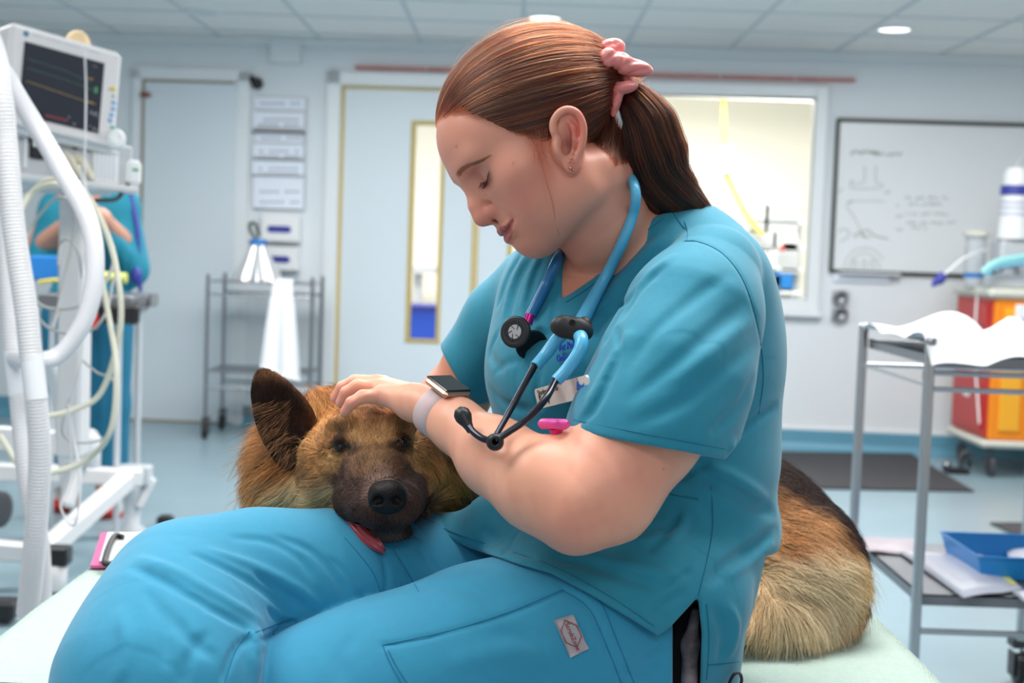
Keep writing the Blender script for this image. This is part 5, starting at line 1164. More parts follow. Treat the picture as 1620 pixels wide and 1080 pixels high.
m_coat = mat('dog_undercoat', S(150, 120, 90), .9, attr=True, bump=[('noise', 500, .6, .002)])
dbody = link_mesh('body', toW(Vd), Fd, m_coat, dog, True, np.clip(cV * 1.1, 0, .95))
def ear_col(p):
    x, y = px_of(p); k = np.clip((p[:, 1] - 1.503) / .006, 0, 1)[:, None]; a = np.tile(np.array(S(38, 26, 22)[:3]), (len(p), 1)); rim = np.exp(-((y - 596) / 10) ** 2)[:, None]
    a = a * (1 - rim * .5) + np.array(S(120, 88, 56)[:3]) * rim * .5; return a * (1 - k * .5) + np.array(S(110, 76, 44)[:3]) * k * .5
dear = link_mesh('ear', toW(Ve), Fe, m_coat, dog, True, ear_col(Ve) * .7)
# fur
m_fur = bpy.data.materials.new('dog_fur'); m_fur.use_nodes = True; nt = m_fur.node_tree; pb = nt.nodes['Principled BSDF']; a_ = nt.nodes.new('ShaderNodeAttribute'); a_.attribute_name = 'Col'
nt.links.new(a_.outputs['Color'], pb.inputs['Base Color']); pb.inputs['Roughness'].default_value = .55; pb.inputs['Specular IOR Level'].default_value = .25
pb.inputs['Sheen Weight'].default_value = .55; pb.inputs['Sheen Roughness'].default_value = .6; nt.links.new(a_.outputs['Color'], pb.inputs['Sheen Tint'])
def scatter(V, F, n, wfun, seed):
    g = np.random.default_rng(seed); A = V[F[:, 0]]; ctr = V[F].mean(1); ar = np.linalg.norm(np.cross(V[F[:, 1]] - A, V[F[:, 3]] - A), axis=1) * wfun(ctr); c = np.cumsum(ar); f = np.searchsorted(c, g.random(n) * c[-1])
    u, v = g.random((2, n, 1)); q = V[F[f]]; return (q[:, 0] * (1 - u) + q[:, 1] * u) * (1 - v) + (q[:, 3] * (1 - u) + q[:, 2] * u) * v
def fur(fld, root, C_, L_, D_, name, parent, seed, rad, K_=6, lift=.35, curl=.12, sag=.25):
    g = np.random.default_rng(seed); n = len(root); N_ = fld.grad(root); T_ = D_ - N_ * (D_ * N_).sum(1)[:, None]; T_ /= np.linalg.norm(T_, axis=1)[:, None] + 1e-6
    L = L_ * g.uniform(.55, 1.15, n) * np.where(g.random(n) > .93, 1.45, 1.0); cl = noise3(root, 330, seed); cl2 = noise3(root, 120, seed + 1); sd = np.cross(N_, T_)
    T_ = T_ + sd * ((cl * .55 + cl2 * .60 + g.normal(size=n) * .10)[:, None]); T_ /= np.linalg.norm(T_, axis=1)[:, None]
    pts = np.zeros((n, K_, 3)); p = root.copy(); pts[:, 0] = p
    for k in range(1, K_):
        t = k / (K_ - 1); up_ = lift * (1 - t) ** 1.2 * (1 + .5 * cl2) + .05
        d = T_ + N_ * up_[:, None] + sd * (curl * np.sin(t * 4 + cl * 3))[:, None]; d[:, 2] -= sag * t * np.clip(L / .04, 0, 1.2)
        d /= np.linalg.norm(d, axis=1)[:, None]; p = p + d * (L / (K_ - 1))[:, None]
        v = fld.sample(p); gN = fld.grad(p); push = np.clip(.0008 + .0035 * (1 - t) * 0 - v, 0, .01); p = p + gN * push[:, None]; pts[:, k] = p
    R = rad * np.linspace(1, .25, K_)[None, :] * g.uniform(.7, 1.2, (n, 1))
    fine = noise3(root, 1500, seed + 5); col = C_ * (1 + np.array([.46, .22, .12]) * (1 - C_.max(1, keepdims=True)) ** 1.2 * 1.3) * np.clip(1 + .22 * cl + .40 * fine + .34 * g.normal(size=n), .2, 2.2)[:, None]
    return strands(name, toW(pts), R, col / np.maximum(1, col.max(1, keepdims=True) / .92), m_fur, parent)
infront = lambda c: np.clip((px_of(c)[0] < 770) * 1.0 + (px_of(c)[0] > 1120) * 1.0, .12, 1)
gradn = lambda c: np.clip(-(K.grad(c)[:, 1]) + .5, .15, 1.2)
head_w = lambda c: np.exp(-(((px_of(c)[0] - 590) / 95) ** 4 + ((px_of(c)[1] - 740) / 105) ** 4)) * (c[:, 1] < 1.53)
nose_c = P(613, 783, 1.35)
def drop(root, extra=None):
    k = np.linalg.norm((root - P(613, 786, 1.355)) / (.021, .05, .019), axis=1) > 1
    x, y = px_of(root)
    for (ex, ey, er, eh) in ((538, 706, 17, 5), (638, 699, 15, 4.5)): k &= ~((((x - ex) / er) ** 2 + ((y - ey) / (eh * .7)) ** 2 < 1) & (root[:, 1] < 1.46))
    return root[k]
r1 = drop(scatter(Vd, Fd, 70000, lambda c: head_w(c) * gradn(c) + 1e-4, 1)); C_, L_, D_ = coat(r1); fur(K, r1, C_, L_, D_, 'short_fur', dbody, 21, .00024, 5, .42, .05, .05)
r2 = drop(scatter(Vd, Fd, 75000, lambda c: (1 - head_w(c)) * gradn(c) * infront(c), 2)); C_, L_, D_ = coat(r2); fur(K, r2, C_, L_, D_, 'long_fur', dbody, 31, .00028, 7, .62, .34, .30)
r3 = scatter(Ve, Fe, 16000, lambda c: 1.0 + 0 * c[:, 0], 3); c3 = ear_col(r3); x3, y3 = px_of(r3); D3 = np.tile(np.array([-.25, 0, 1.0]), (len(r3), 1)); fur(EA, r3, c3, np.full(len(r3), .0055), D3, 'ear_fur', dear, 41, .00022, 4, .25, .05, 0)
r4 = r3[(y3 > 630) & (r3[:, 1] < 1.503)][:500]; D4 = np.tile(np.array([-.8, 0, -.6]), (len(r4), 1)); c4 = np.tile(np.array(S(140, 110, 78)[:3]), (len(r4), 1)); fur(EA, r4, c4, np.full(len(r4), .020), D4, 'ear_tuft', dear, 42, .00010, 6, .5, .2, .1)
# nose
NF = Field(P(613, 786, 1.36) - .035, P(613, 786, 1.36) + .035, .0010, .012)
NF.ell(P(613, 778, 1.362), (.0185, .017, .0120), None, .004); NF.ell(P(613, 796, 1.362), (.0150, .0140, .0110), None, .006)
for s_ in (-1, 1):
    NF.ell(P(613 + s_ * 16, 790, 1.360), (.0090, .0125, .0100), None, .004)
    NF.ell(P(613 + s_ * 15, 792, 1.347), (.0052, .0070, .0048), None, .003, True); NF.cap(P(613 + s_ * 18, 793, 1.348), P(613 + s_ * 27, 799, 1.352), .0026, .0012, .003, True)
NF.bump([P(613, 795, 1.345), P(613, 812, 1.350)], .0016, .0022)
V, F_ = NF.mesh(); link_mesh('nose', toW(V), F_, mat('black_nose', S(22, 18, 18), .5, spec=.25, bump=[('voronoi', 620, .5, .0008)]), dog)
# eyes under the half-closed lids
m_eye = mat('dark_eye', S(22, 10, 8), .12, spec=.5)
for (x, y, d, wx, nm) in ((538, 707, 1.4335, .0115, 'eye'), (637, 700, 1.4335, .0100, 'eye')):
    s_ = K.surf(x, y); dd = s_[1] if s_ is not None else d
    q = MB().ball(toW(P(x, y, dd + .0042)), .0062, 20).build(nm, m_eye, dog)
    mb = MB(); a = [(-1, .35), (-.5, -.45), (0, -.62), (.5, -.45), (1, .2)]; b_ = [(-1, .35), (-.5, .75), (0, .9), (.5, .7), (1, .2)]
    for row, r_ in ((a, .0013), (b_, .0010)):
        pts = [on(K, x + u * wx * FPX / dd, y + v * 7, .0004) for u, v in row if K.surf(x + u * wx * FPX / dd, y + v * 7) is not None]; mb.tube(toW(spline(pts, 5)), r_, 8)
    mb.build('eye_rim', mat('black_lid', S(22, 18, 18), .35), q)
# tongue and lips
le = spline([(544, 822, 1415), (555, 838, 1404), (571, 855, 1395), (590, 869, 1390), (606, 876, 1391)], 6); ri = spline([(574, 832, 1402), (586, 842, 1396), (598, 851, 1391), (606, 861, 1388), (609, 872, 1390)], 6)
G = np.zeros((len(le), 9, 3))
for a in range(len(le)):
    for c in range(9):
        u = c / 8; q = le[a] * (1 - u) + ri[a] * u; G[a, c] = Wp(q[0], q[1], q[2] / 1000 - .003 * math.sin(PI * u) + .0022 * math.exp(-((u - .5) / .12) ** 2))
MB().sheet(G, .004).build('tongue', mat('tongue', S(158, 52, 62), .32, spec=.6, sss=.1), dog)
# ================================================================== left side
m_mon = mat('monitor_casing', S(222, 220, 222), .4); m_scr = mat('dark_screen', S(44, 44, 56), .15, spec=.6)
def quadlocal(TL, TR, BL):
    o = TL; ex = TR - TL; ez = TL - BL; w_ = np.linalg.norm(ex); h_ = np.linalg.norm(ez); ex = ex / w_; ez = ez - ex * (ez @ ex); ez /= np.linalg.norm(ez); n = np.cross(ex, ez); return ex, ez, n, w_, h_
TL, TR, BL = Wp(18, 33, 3.40), Wp(196, 84, 3.62), Wp(24, 196, 3.40)
ex, ez, nn, mw, mh = quadlocal(TL, TR, BL)     # nn points toward the camera if ex x ez does
if nn[1] > 0: nn = -nn
A3 = (ex, -nn, ez)
def ml(u, v, w=0.0): return TL + ex * u * mw - ez * v * mh + nn * w      # u,v in 0..1 over the casing front
t = thing('patient_monitor', ml(.5, 1) - nn * .06, 'white patient monitor with dark screen and round dial on the left', 'monitor')
MB().box(ml(.5, .53, -.05), (mw / 2, .05, mh / 2 * 1.06), A3, .012).box(ml(.42, .5, -.13), (mw * .36, .05, mh * .38), A3, .02).build('casing', m_mon, t)
MB().box(ml(.48, .985, .006), (mw * .47, .012, .006), A3, .004).build('lower_bezel', m_mon, t)
scr = MB().box(ml(.475, .53, .001), (mw * .352, .002, mh * .365), A3).build('screen', m_scr, t)
def trace(vals, col, r, nm):
    MB().tube([ml(u, v, .004) for u, v in vals], r, 5).build(nm, mat(nm + '_colour', col, .5, emit=(col, .5)), scr)
trace([(.16, .33), (.5, .35), (.72, .40)], S(60, 110, 90), .0006, 'green_trace'); trace([(.16, .42), (.5, .44), (.78, .47)], S(60, 110, 90), .0006, 'lower_green_trace'); trace([(.16, .55), (.5, .585), (.78, .61)], S(150, 130, 80), .0007, 'amber_trace')
b = MB()
for k in range(9): b.box(ml(.36 + .022 * k, .84 + .006 * math.sin(k * 3), .003), (.0025, .0004, .0025), A3)
b.build('red_digits', mat('red_digits', S(150, 50, 60), .5), scr)
b = MB()
for (u, v, a_) in ((.74, .70, .005), (.77, .71, .005), (.79, .70, .005), (.81, .73, .003), (.55, .80, .003), (.6, .86, .004), (.7, .86, .003), (.74, .84, .003), (.78, .86, .005), (.81, .87, .004), (.2, .8, .002), (.24, .8, .002), (.73, .22, .002), (.75, .225, .002)):
    b.box(ml(u, v, .003), (a_ * .4, .0004, a_), A3); b.box(ml(u + .008, v, .003), (a_ * .9, .0004, a_ * .2), A3)
b.build('white_digits', mat('grey_digits', S(130, 130, 140), .5), scr)
MB().box(ml(.77, .46, .003), (.004, .0004, .008), A3, 0).build('green_symbol', mat('green_symbol', S(60, 150, 90), .5), scr)
MB().box(ml(.73, .6, .003), (.008, .0004, .002), A3).box(ml(.71, .36, .003), (.008, .0004, .0016), A3).build('amber_digits', mat('amber_digits', S(170, 130, 60), .5), scr)
b = MB()
for k in range(22):
    if k % 6 != 3: b.box(ml(.2 + .028 * k, .075, .0005), (.003, .0008, .0012), A3)
b.build('casing_print', m_lilac, t)
MB().lathe(ml(.13, .085, 0), nn, [(.007, 0), (.007, .001), (.004, .0012), (.004, 0)]).build('logo', mat('logo_blue', S(70, 130, 170), .4), t)
for (v, c_, u) in ((.40, S(230, 210, 60), .93), (.47, S(205, 205, 200), .94), (.54, S(130, 180, 230), .945), (.605, S(130, 180, 230), .945), (.67, S(130, 180, 230), .935), (.73, S(130, 180, 230), .925), (.80, S(70, 180, 180), .955)):
    MB().box(ml(u, v, .002), (.006, .003, .0045), A3, .002).build('button', mat('button_colour', c_, .4), t)
MB().ball(ml(.895, .41, .002), .003, 8).build('warning_lamp', mat('warning_lamp', S(235, 180, 50), .4), t)
MB().lathe(ml(.965, .92, 0), nn, [(.026, 0), (.026, .02), (.022, .026), (.012, .027), (.001, .024)]).build('dial', m_white, t)
# module rack under the screen
R0_, R1_, R2_ = Wp(24, 205, 3.45), Wp(212, 232, 3.66), Wp(26, 285, 3.45)
rx, rz, rn, rw, rh = quadlocal(R0_, R1_, R2_)
if rn[1] > 0: rn = -rn
AR = (rx, -rn, rz)
def rl(u, v, w=0.0): return R0_ + rx * u * rw - rz * v * rh + rn * w
t = thing('module_rack', rl(.5, 1) - rn * .1, 'pale grey module rack with plugged leads directly under the patient monitor', 'rack')
MB().box(rl(.5, .45, -.09), (rw / 2, .09, rh * .47), AR, .008).build('rack_housing', m_greyp, t)
MB().box(rl(.5, .93, .005), (rw * .52, .02, rh * .07), AR, .006).build('ledge', m_mon, t)
MB().box(rl(.18, .28, .004), (.02, .012, .03), AR, .004).build('black_socket_block', m_black, t); MB().box(rl(.16, .22, .018), (.012, .004, .012), AR, .003).build('white_latch', m_white, t)
for u in (.08, .31): MB().box(rl(u, .4, .003), (.004, .006, rh * .35), AR, .002).build('rail_guide', m_white, t)
MB().lathe(rl(.49, .16, 0), rn, [(.009, 0), (.009, .006), (.001, .007)]).build('red_socket', mat('dark_red_socket', S(120, 20, 24), .4), t)
MB().lathe(rl(.58, .2, 0), rn, [(.004, 0), (.004, .006), (.001, .007)]).build('black_socket', m_black, t)
MB().box(rl(.75, .5, .003), (rw * .11, .006, rh * .36), AR, .004).build('module_front', m_white, t)
b = MB()
for k in range(5): b.box(rl(.67 + .035 * k, .5, .0095), (.0012, .0006, rh * .28), AR)
b.build('module_print', m_lilac, t)
for u, v in ((.40, .38), (.50, .40)):
    o = MB().tube([rl(u, v, .004), rl(u + .03, v + .08, .02), rl(u + .12, v + .42, .02)], [.011, .012, .006], 10).build('lead_plug', mat('cream_plastic', S(226, 218, 196), .4), t)
t = thing('wall_sensor', rl(1.0, .55, 0), 'small white clip-on sensor with green mark hanging right of the module rack', 'sensor')
MB().box(rl(1.0, .55, -.0), (.022, .012, .034), AR, .01).build('sensor_housing', m_white, t); MB().box(rl(1.0, .5, .013), (.008, .001, .003), AR).build('green_mark', mat('green_mark', S(40, 150, 80), .4), t)
MB().tube(spline([rl(.97, .75, 0), rl(.92, .95, 0), rl(.85, 1.15, 0), rl(.7, 1.2, -.02)]), .006, 8).build('bracket', m_rubber, t)
# machine frame under the rack: column and floor base
cxp = Wp(112, 300, 3.75); fx, fy = cxp[0], cxp[1]
t = thing('machine_stand', (fx, fy + .1, 0), 'white machine stand with column, base bars and dark casters on the left', 'stand')
MB().box((fx, fy + .05, (.50 + Wp(112, 285, 3.75)[2]) / 2), (.033, .05, (Wp(112, 285, 3.75)[2] - .50) / 2), bev=.008).build('column', m_mon, t)
MB().box((fx - .09, fy + .06, Wp(60, 290, 3.75)[2] - .01), (.16, .08, .012), bev=.004).build('top_plate', m_greyp, t)
def bar(p, q, hw, ht, m, nm, parent):
    p = np.array(p, float); q = np.array(q, float); d = q - p; L = np.linalg.norm(d); d /= L; s_ = np.cross(d, (0, 0, 1.0)); s_ /= np.linalg.norm(s_) + 1e-9; u_ = np.cross(s_, d)
    return MB().box((p + q) / 2, (L / 2, hw, ht), (d, s_, u_), .006).build(nm, m, parent)
bar(Wp(75, 560, 4.1), Wp(125, 720, 4.3), .022, .022, m_mon, 'slanted_leg', t); bar(Wp(85, 555, 4.4), Wp(108, 790, 4.6), .018, .018, m_mon, 'slanted_leg', t)
bar(Wp(145, 680, 4.6), Wp(105, 800, 4.5), .02, .02, m_mon, 'slanted_leg', t)
bar(Wp(-20, 745, 4.9), Wp(225, 755, 5.1), .03, .03, m_mon, 'cross_bar', t); bar(Wp(205, 755, 5.1), Wp(55, 885, 4.35), .03, .03, m_mon, 'base_bar', t)
bar(Wp(-30, 868, 4.3), Wp(75, 876, 4.35), .03, .028, m_mon, 'cross_bar', t); bar(Wp(-30, 690, 4.7), Wp(95, 700, 4.7), .02, .04, m_mon, 'cross_bar', t)
q = Wp(85, 878, 4.3); MB().box(q, (.05, .03, .03), bev=.006).build('black_end_cap', m_black, t)
MB().lathe((q[0] - .0, q[1], 0.012), (0, 0, 1), [(.032, 0), (.04, .02), (.042, .07), (.036, .075), (.034, q[2] - .04)]).build('foot', m_mon, t)
q = Wp(0, 805, 4.75); MB().lathe(q + (-.02, 0, 0), (1, -.3, 0), [(.02, 0), (.035, .004), (.04, 0), (.058, .002), (.062, .012), (.062, .03), (.05, .036), (.02, .036)]).build('wheel', m_rubber, t)
q = on_level(208, 842, 0); zq = Wp(205, 760, 5.15)[2]
MB().lathe((q[0], q[1], 0.0), (0, 0, 1), [(.055, 0), (.055, .012), (.03, .03), (.03, .12), (.045, .16), (.045, .22), (.02, zq)]).build('levelling_foot', m_greyp, t)
MB().box((q[0] + .01, q[1], zq + .01), (.06, .035, .035), bev=.006).build('corner_bracket', m_greyp, t); bar((q[0] + .08, q[1], zq), (q[0] + .03, q[1] - .02, .1), .012, .014, m_mon, 'strut', t)
MB().box((q[0] + .09, q[1] + .15, .02), (.03, .03, .02), bev=.01).build('black_foot', m_black, t)
MB().lathe(Wp(145, 700, 4.55), (0, 0, 1), [(.03, -.08), (.03, .02), (.02, .025)]).cyl(Wp(135, 590, 4.55), Wp(137, 690, 4.55), .006).build('gas_strut', m_greyp, t)
t = tag(MB().box(on_level(8, 958, .05) + (0, 0, -.01), (.035, .04, .03), bev=.01).build('foot_switch', m_black), 'black box on the floor behind the white hoses', 'switch')
# ---- corrugated hoses
m_hose = mat('white_corrugated_hose', S(218, 218, 222), .45, trans=0); m_cuff = mat('clear_cuff', S(232, 234, 240), .2); m_smooth = mat('white_smooth_hose', S(222, 222, 228), .3)
m_wcream = mat('cream_hose', S(224, 222, 204), .45)
def hose(pix, ds, rpx, name, m, parent, rib=False, n=14):
    q = np.array([[x, y, d] for (x, y), d in zip(pix, ds)]); q = spline(q, 12); pts = np.array([Wp(*p) for p in q]); r = np.interp(np.linspace(0, 1, len(q)), np.linspace(0, 1, len(rpx)), rpx) * q[:, 2] / FPX
    if rib:
        L = np.r_[0, np.cumsum(np.linalg.norm(np.diff(pts, axis=0), axis=1))]; step = .0016; t_ = np.arange(0, L[-1], step)
        pts = np.stack([np.interp(t_, L, pts[:, i]) for i in range(3)], 1); r = np.interp(t_, L, r); r = r * (1 + .045 * np.cos(t_ / .0064 * 2 * PI))
    return MB().tube(pts, r, n).build(name, m, parent)
h1 = thing('breathing_hose', Wp(30, 540, 2.6), 'white corrugated hose running straight down the left edge, with a clear joint cuff', 'hose', 'white breathing hoses on the left')
hose([(-150, 330), (-90, 130), (-40, 70), (-12, 120), (4, 260), (12, 400), (22, 560)], [3.5, 3.3, 2.9, 2.66, 2.62, 2.62, 2.62], [16, 16], 'upper_tube', m_hose, h1, True)
hose([(22, 556), (30, 625)], [2.62] * 2, [17, 17], 'cuff', m_cuff, h1)
hose([(30, 620), (44, 760), (62, 860), (66, 972)], [2.62, 2.6, 2.6, 2.62], [16, 16], 'lower_tube', m_hose, h1, True)
h2 = thing('breathing_hose', Wp(60, 540, 2.55), 'white corrugated hose in front, curving from upper left to the bed edge beside its twin', 'hose', 'white breathing hoses on the left')
hose([(-130, 340), (-80, 110), (-30, 50), (-4, 110), (10, 230), (22, 360), (40, 480), (50, 570)], [3.5, 3.3, 2.8, 2.52, 2.5, 2.5, 2.5, 2.5], [18, 18], 'upper_tube', m_hose, h2, True)
hose([(50, 562), (58, 632)], [2.5] * 2, [18, 18], 'cuff', m_cuff, h2)
hose([(57, 628), (63, 720), (56, 850), (44, 972)], [2.5, 2.52, 2.55, 2.6], [17.5, 17.5], 'lower_tube', m_hose, h2, True)
h3 = thing('breathing_hose', Wp(150, 400, 2.55), 'smooth white hose looping in front of the monitor stand and back to the cuffs', 'hose', 'white breathing hoses on the left')
hose([(-110, 360), (-90, 150), (-50, 75), (-14, 88), (35, 165), (95, 265), (140, 350), (150, 430), (134, 505), (95, 560), (50, 572), (22, 566)], [3.5, 3.3, 2.9, 2.64, 2.6, 2.58, 2.56, 2.55, 2.55, 2.55, 2.53, 2.6], [14, 15, 15, 15, 14, 13], 'loop_tube', m_smooth, h3)
def cable(pix, d, r, lab, m=m_wcream, grp='thin cables looped at the monitor stand', nm='cable'):
    pts = spline([Wp(x, y, d + .04 * math.sin(i * 1.7)) for i, (x, y) in enumerate(pix)], 10)
    return tag(MB().tube(pts, r, 8).build(nm, m), lab, 'cable', grp)
cable([(20, 420), (30, 340), (60, 295), (95, 283), (130, 300), (165, 360), (185, 430), (190, 520), (160, 620), (110, 650), (60, 660)], 3.05, .0065, 'thick cream cable making the widest arch below the monitor')
cable([(25, 345), (50, 305), (90, 292), (120, 320), (150, 400), (172, 500), (184, 590), (175, 680), (140, 725), (90, 745), (40, 745), (0, 690)], 3.0, .0065, 'cream cable swinging down right to the lowest cream loop')
m_gc = mat('grey_cable', S(186, 186, 186), .4); m_wc = mat('white_cable', S(232, 232, 236), .35)
cable([(30, 395), (55, 350), (85, 316), (110, 318), (118, 360), (102, 440), (84, 520)], 3.1, .0035, 'thin grey cable arched just inside the cream ones', m_gc)
cable([(40, 400), (45, 460), (80, 488), (140, 478), (175, 430), (180, 390)], 3.12, .0035, 'thin grey cable hanging in a shallow bowl at shelf height', m_gc)
cable([(50, 490), (80, 520), (130, 528), (165, 500), (180, 440)], 3.15, .0035, 'thin grey cable in the second, lower bowl under shelf height', m_gc)
cable([(134, 80), (136, 150), (134, 260), (136, 300)], 3.3, .0022, 'thin white wire hanging down across the monitor screen', m_wc)
cable([(126, 262), (140, 330), (132, 430), (130, 560), (112, 640), (118, 700), (128, 760), (118, 830), (96, 800), (112, 740), (108, 640)], 3.05, .0024, 'thin white wire dropping to a narrow loop near the floor', m_wc)
cable([(130, 570), (155, 590), (178, 600), (185, 640), (170, 690), (120, 700), (98, 680), (110, 630)], 3.12, .0026, 'thin grey wire in a ring below the cream cable crossing', m_gc)
cable([(92, 420), (96, 385), (110, 380), (124, 400), (130, 440)], 3.25, .003, 'short grey wire arch beside the red ring', m_gc)
# ---- work trolley and nurse at the back
y5 = Wp(150, 470, 5.0)[1]; zs = Wp(150, 466, 5.0)[2]; xa, xb = Wp(62, 466, 5.0)[0], Wp(212, 466, 5.0)[0]
t = thing('work_trolley', ((xa + xb) / 2, y5, 0), 'dark-topped work trolley in front of the nurse at the back left', 'trolley')
MB().span((xa, y5 - .02, zs - .05), (xb, y5 + .35, zs), .006).build('top', m_steeld, t); MB().span((xa + .22, y5 - .05, zs - .1), (xb + .03, y5 - .02, zs - .03), .01).build('black_bumper', m_black, t)
for x in (xa + .04, xb - .06):
    for y in (y5 + .03, y5 + .3): MB().cyl((x, y, .02), (x, y, zs - .04), .012, n=10).build('leg', m_greyp, t)
b = MB()
for k in range(6): b.tube(spline([Wp(212, 478 + 2 * k, 5.0), Wp(226 + 3 * (k % 3), 470 + 4 * k, 5.0), Wp(238, 480 - 3 * k, 5.0), Wp(228, 488, 5.0)]), .002, 5)
tag(b.build('wire_tangle', m_rubber), 'tangle of thin dark wires sticking out at the right of the work trolley', 'wire')
t = tag(MB().box(Wp(78, 424, 5.1), (.06, .06, .045), bev=.006).build('storage_box', m_blue), 'small bright blue box on the work trolley beside the column', 'box')
t = tag(MB().tube(spline([Wp(140, 398, 4.9), Wp(118, 400, 4.95), Wp(108, 408, 4.9), Wp(120, 418, 4.85), Wp(142, 420, 4.85)]), .014, 8, sx=.6).build('plastic_ring', m_red), 'open red plastic ring among the cables above the work trolley', 'ring')
m_lime = mat('lime_cloth', S(196, 204, 110), .6)
tag(MB().tube(spline([Wp(98, 432, 5.0), Wp(120, 428, 5.0), Wp(150, 436, 5.0), Wp(200, 440, 5.0)]), [.03] * 8 + [.025] * 8 + [.02] * 9, 10).build('folded_cloth', m_lime), 'lime green rolled cloth lying on the work trolley', 'cloth')
tag(MB().tube(spline([Wp(62, 446, 4.9), Wp(90, 443, 4.9), Wp(112, 450, 4.9), Wp(124, 458, 4.9)]), .007, 8).build('yellow_cord', mat('yellow_cord', S(216, 200, 60), .5)), 'yellow cord curved over the work trolley edge', 'cord')
t = tag(MB().box(Wp(113, 510, 4.9), (.035, .02, .03), (np.array([.9, 0, .4]), np.array([0, 1.0, 0]), np.array([-.4, 0, .9])), .005).build('label_tag', mat('orange_tag', S(226, 150, 40), .5)), 'small orange tag hanging among the cables', 'tag')
t = tag(MB().box(Wp(149, 508, 4.9), (.012, .01, .028), bev=.004).build('cable_clip', m_red), 'small red clip on the cables right of the orange tag', 'clip')
t = tag(MB().ball(Wp(123, 70, 3.62), (.032, .032, .036)).build('sponge_ball', mat('warm_beige', S(236, 208, 164), .8)), 'rounded warm beige bundle on top of the patient monitor', 'bundle')
# nurse with back to the camera
m_teal2 = mat('teal_scrub_far', S(24, 128, 152), .8, bump=[('noise', 60, .3, .004)]); m_teal3 = mat('teal_trouser_far', S(20, 108, 140), .8, bump=[('noise', 60, .3, .004)])
m_skin2 = mat('far_skin', S(206, 150, 128), .5); m_shoe = mat('shoe_white', S(214, 208, 204), .6); m_shoer = mat('shoe_red', S(190, 44, 40), .6)
base = on_level(150, 806, 0)
t = thing('person', base, 'person in teal scrubs standing behind the monitor with bent arms', 'person')
PD = base[1]
f = Field((-2.35, 4.9, -1.3), (-1.4, 6.1, .95), .011)
def L(px, py, d): return P(px, py, d)
D5 = 5.55
f.chain([(L(140, 175, D5), .085), (L(142, 215, D5), .05), (L(138, 300, D5), .10)], .04); f.ell(L(139, 190, D5), (.075, .09, .105), k=.02)
for sx_, dx in ((1, 205), (-1, 62)):
    f.chain([(L(138 + sx_ * 48, 318, D5), .055), (L(dx, 392, D5 + .02), .045), (L(140 + sx_ * 20, 345, D5 - .28), .032), (L(140 + sx_ * 4, 335, D5 - .36), .03)], .03)
    for k in range(4): f.chain([(L(140 + sx_ * 4, 335, D5 - .36), .018), (L(140 + sx_ * 2 - 4 + 3 * k, 326 + 2 * k, D5 - .44), .009)], .006)
    f.cap(L(140 + sx_ * 4, 333, D5 - .36), L(140 - sx_ * 4, 326, D5 - .40), .012, .009, .006)
f.chain([(L(138, 300, D5), .11), (L(140, 420, D5), .11), (L(142, 500, D5), .12)], .05)
for x_ in (112, 168): f.chain([(L(x_ + 4, 520, D5), .08), (L(x_, 650, D5), .055), (L(x_, 790, D5), .04)], .03)
pass
V, F_ = f.mesh(); link_mesh('body', toW(V), F_, m_skin2, t)
g_ = f.blank()
g_.chain([(L(98, 335, D5), .09), (L(185, 325, D5), .09)], .04).ell(L(141, 400, D5), (.165, .12, .20), k=.06).ell(L(142, 480, D5), (.17, .13, .12), k=.04)
g_.cap(L(185, 330, D5), L(205, 425, D5 + .0), .085, .080, .03).cap(L(95, 335, D5), L(72, 405, D5), .075, .07, .03).cap(L(198, 415, D5 - .02), L(160, 372, D5 - .20), .07, .055, .03)
g_.plane(L(140, 505, D5), (0, 0, -1), .004)
for x_ in (90, 110, 135, 160, 182, 198): g_.line([(x_, 330), (x_ + 4, 400), (x_ - 3, 490)], 5, 2.5, 3)
V, F_ = g_.mesh(); link_mesh('scrub_top', toW(V), F_, m_teal2, t)
g_ = f.blank()
for x_ in (108, 168): g_.chain([(L(x_ + (6 if x_ < 140 else -4), 500, D5), .12), (L(x_, 640, D5), .092), (L(x_, 745, D5), .085)], .03)
g_.plane(L(140, 745, D5), (0, 0, -1), .003)
for x_ in (100, 120, 150, 165, 182): g_.line([(x_, 520), (x_ + 4, 620), (x_ - 2, 740)], 5, 3, 3)
V, F_ = g_.mesh(); link_mesh('scrub_trousers', toW(V), F_, m_teal3, t)
g_ = Field((-2.2, 5.0, -1.3), (-1.3, 5.9, -.9), .008); g_.ell(L(139, 182, D5), (.09, .1, .11), k=.01)
g2 = Field(L(139, 182, D5) - .16, L(139, 182, D5) + .16, .008); g2.ell(L(139, 180, D5 + .01), (.085, .1, .11), k=.01).ell(L(139, 172, D5 + .1), (.05, .05, .05), k=.02).plane(L(139, 205, D5), (0, -.4, -1), .01)
V, F_ = g2.mesh(); link_mesh('hair', toW(V), F_, mat('far_hair', S(80, 52, 34), .6), t)
for k, (px, py) in enumerate(((100, 795), (171, 805))):
    q = on_level(px, py, .03); s_ = MB().lathe((q[0], q[1], .012), (0, 0, 1), [(.05, 0), (.056, .012), (.055, .03), (.045, .06), (.03, .085)]).build('shoe', m_shoe, t); s_.data.transform(Matrix.Diagonal((1, 1, 1, 1)))
    MB().ball((q[0], q[1] - .045, .03), (.045, .035, .026), 14).build('red_toe', m_shoer, s_)
    MB().lathe((q[0], q[1], 0), (0, 0, 1), [(.058, 0), (.06, .012)]).build('sole', m_shoer, s_)
t = tag(MB().tube(spline([Wp(205, 300, 5.5), Wp(218, 370, 5.5), Wp(222, 460, 5.5)]), [.010] * 9 + [.008] * 8, 8).ball(Wp(216, 436, 5.45), (.022, .022, .035)).build('lanyard', m_navy), 'dark blue strap hanging beside the person at the back left', 'strap')
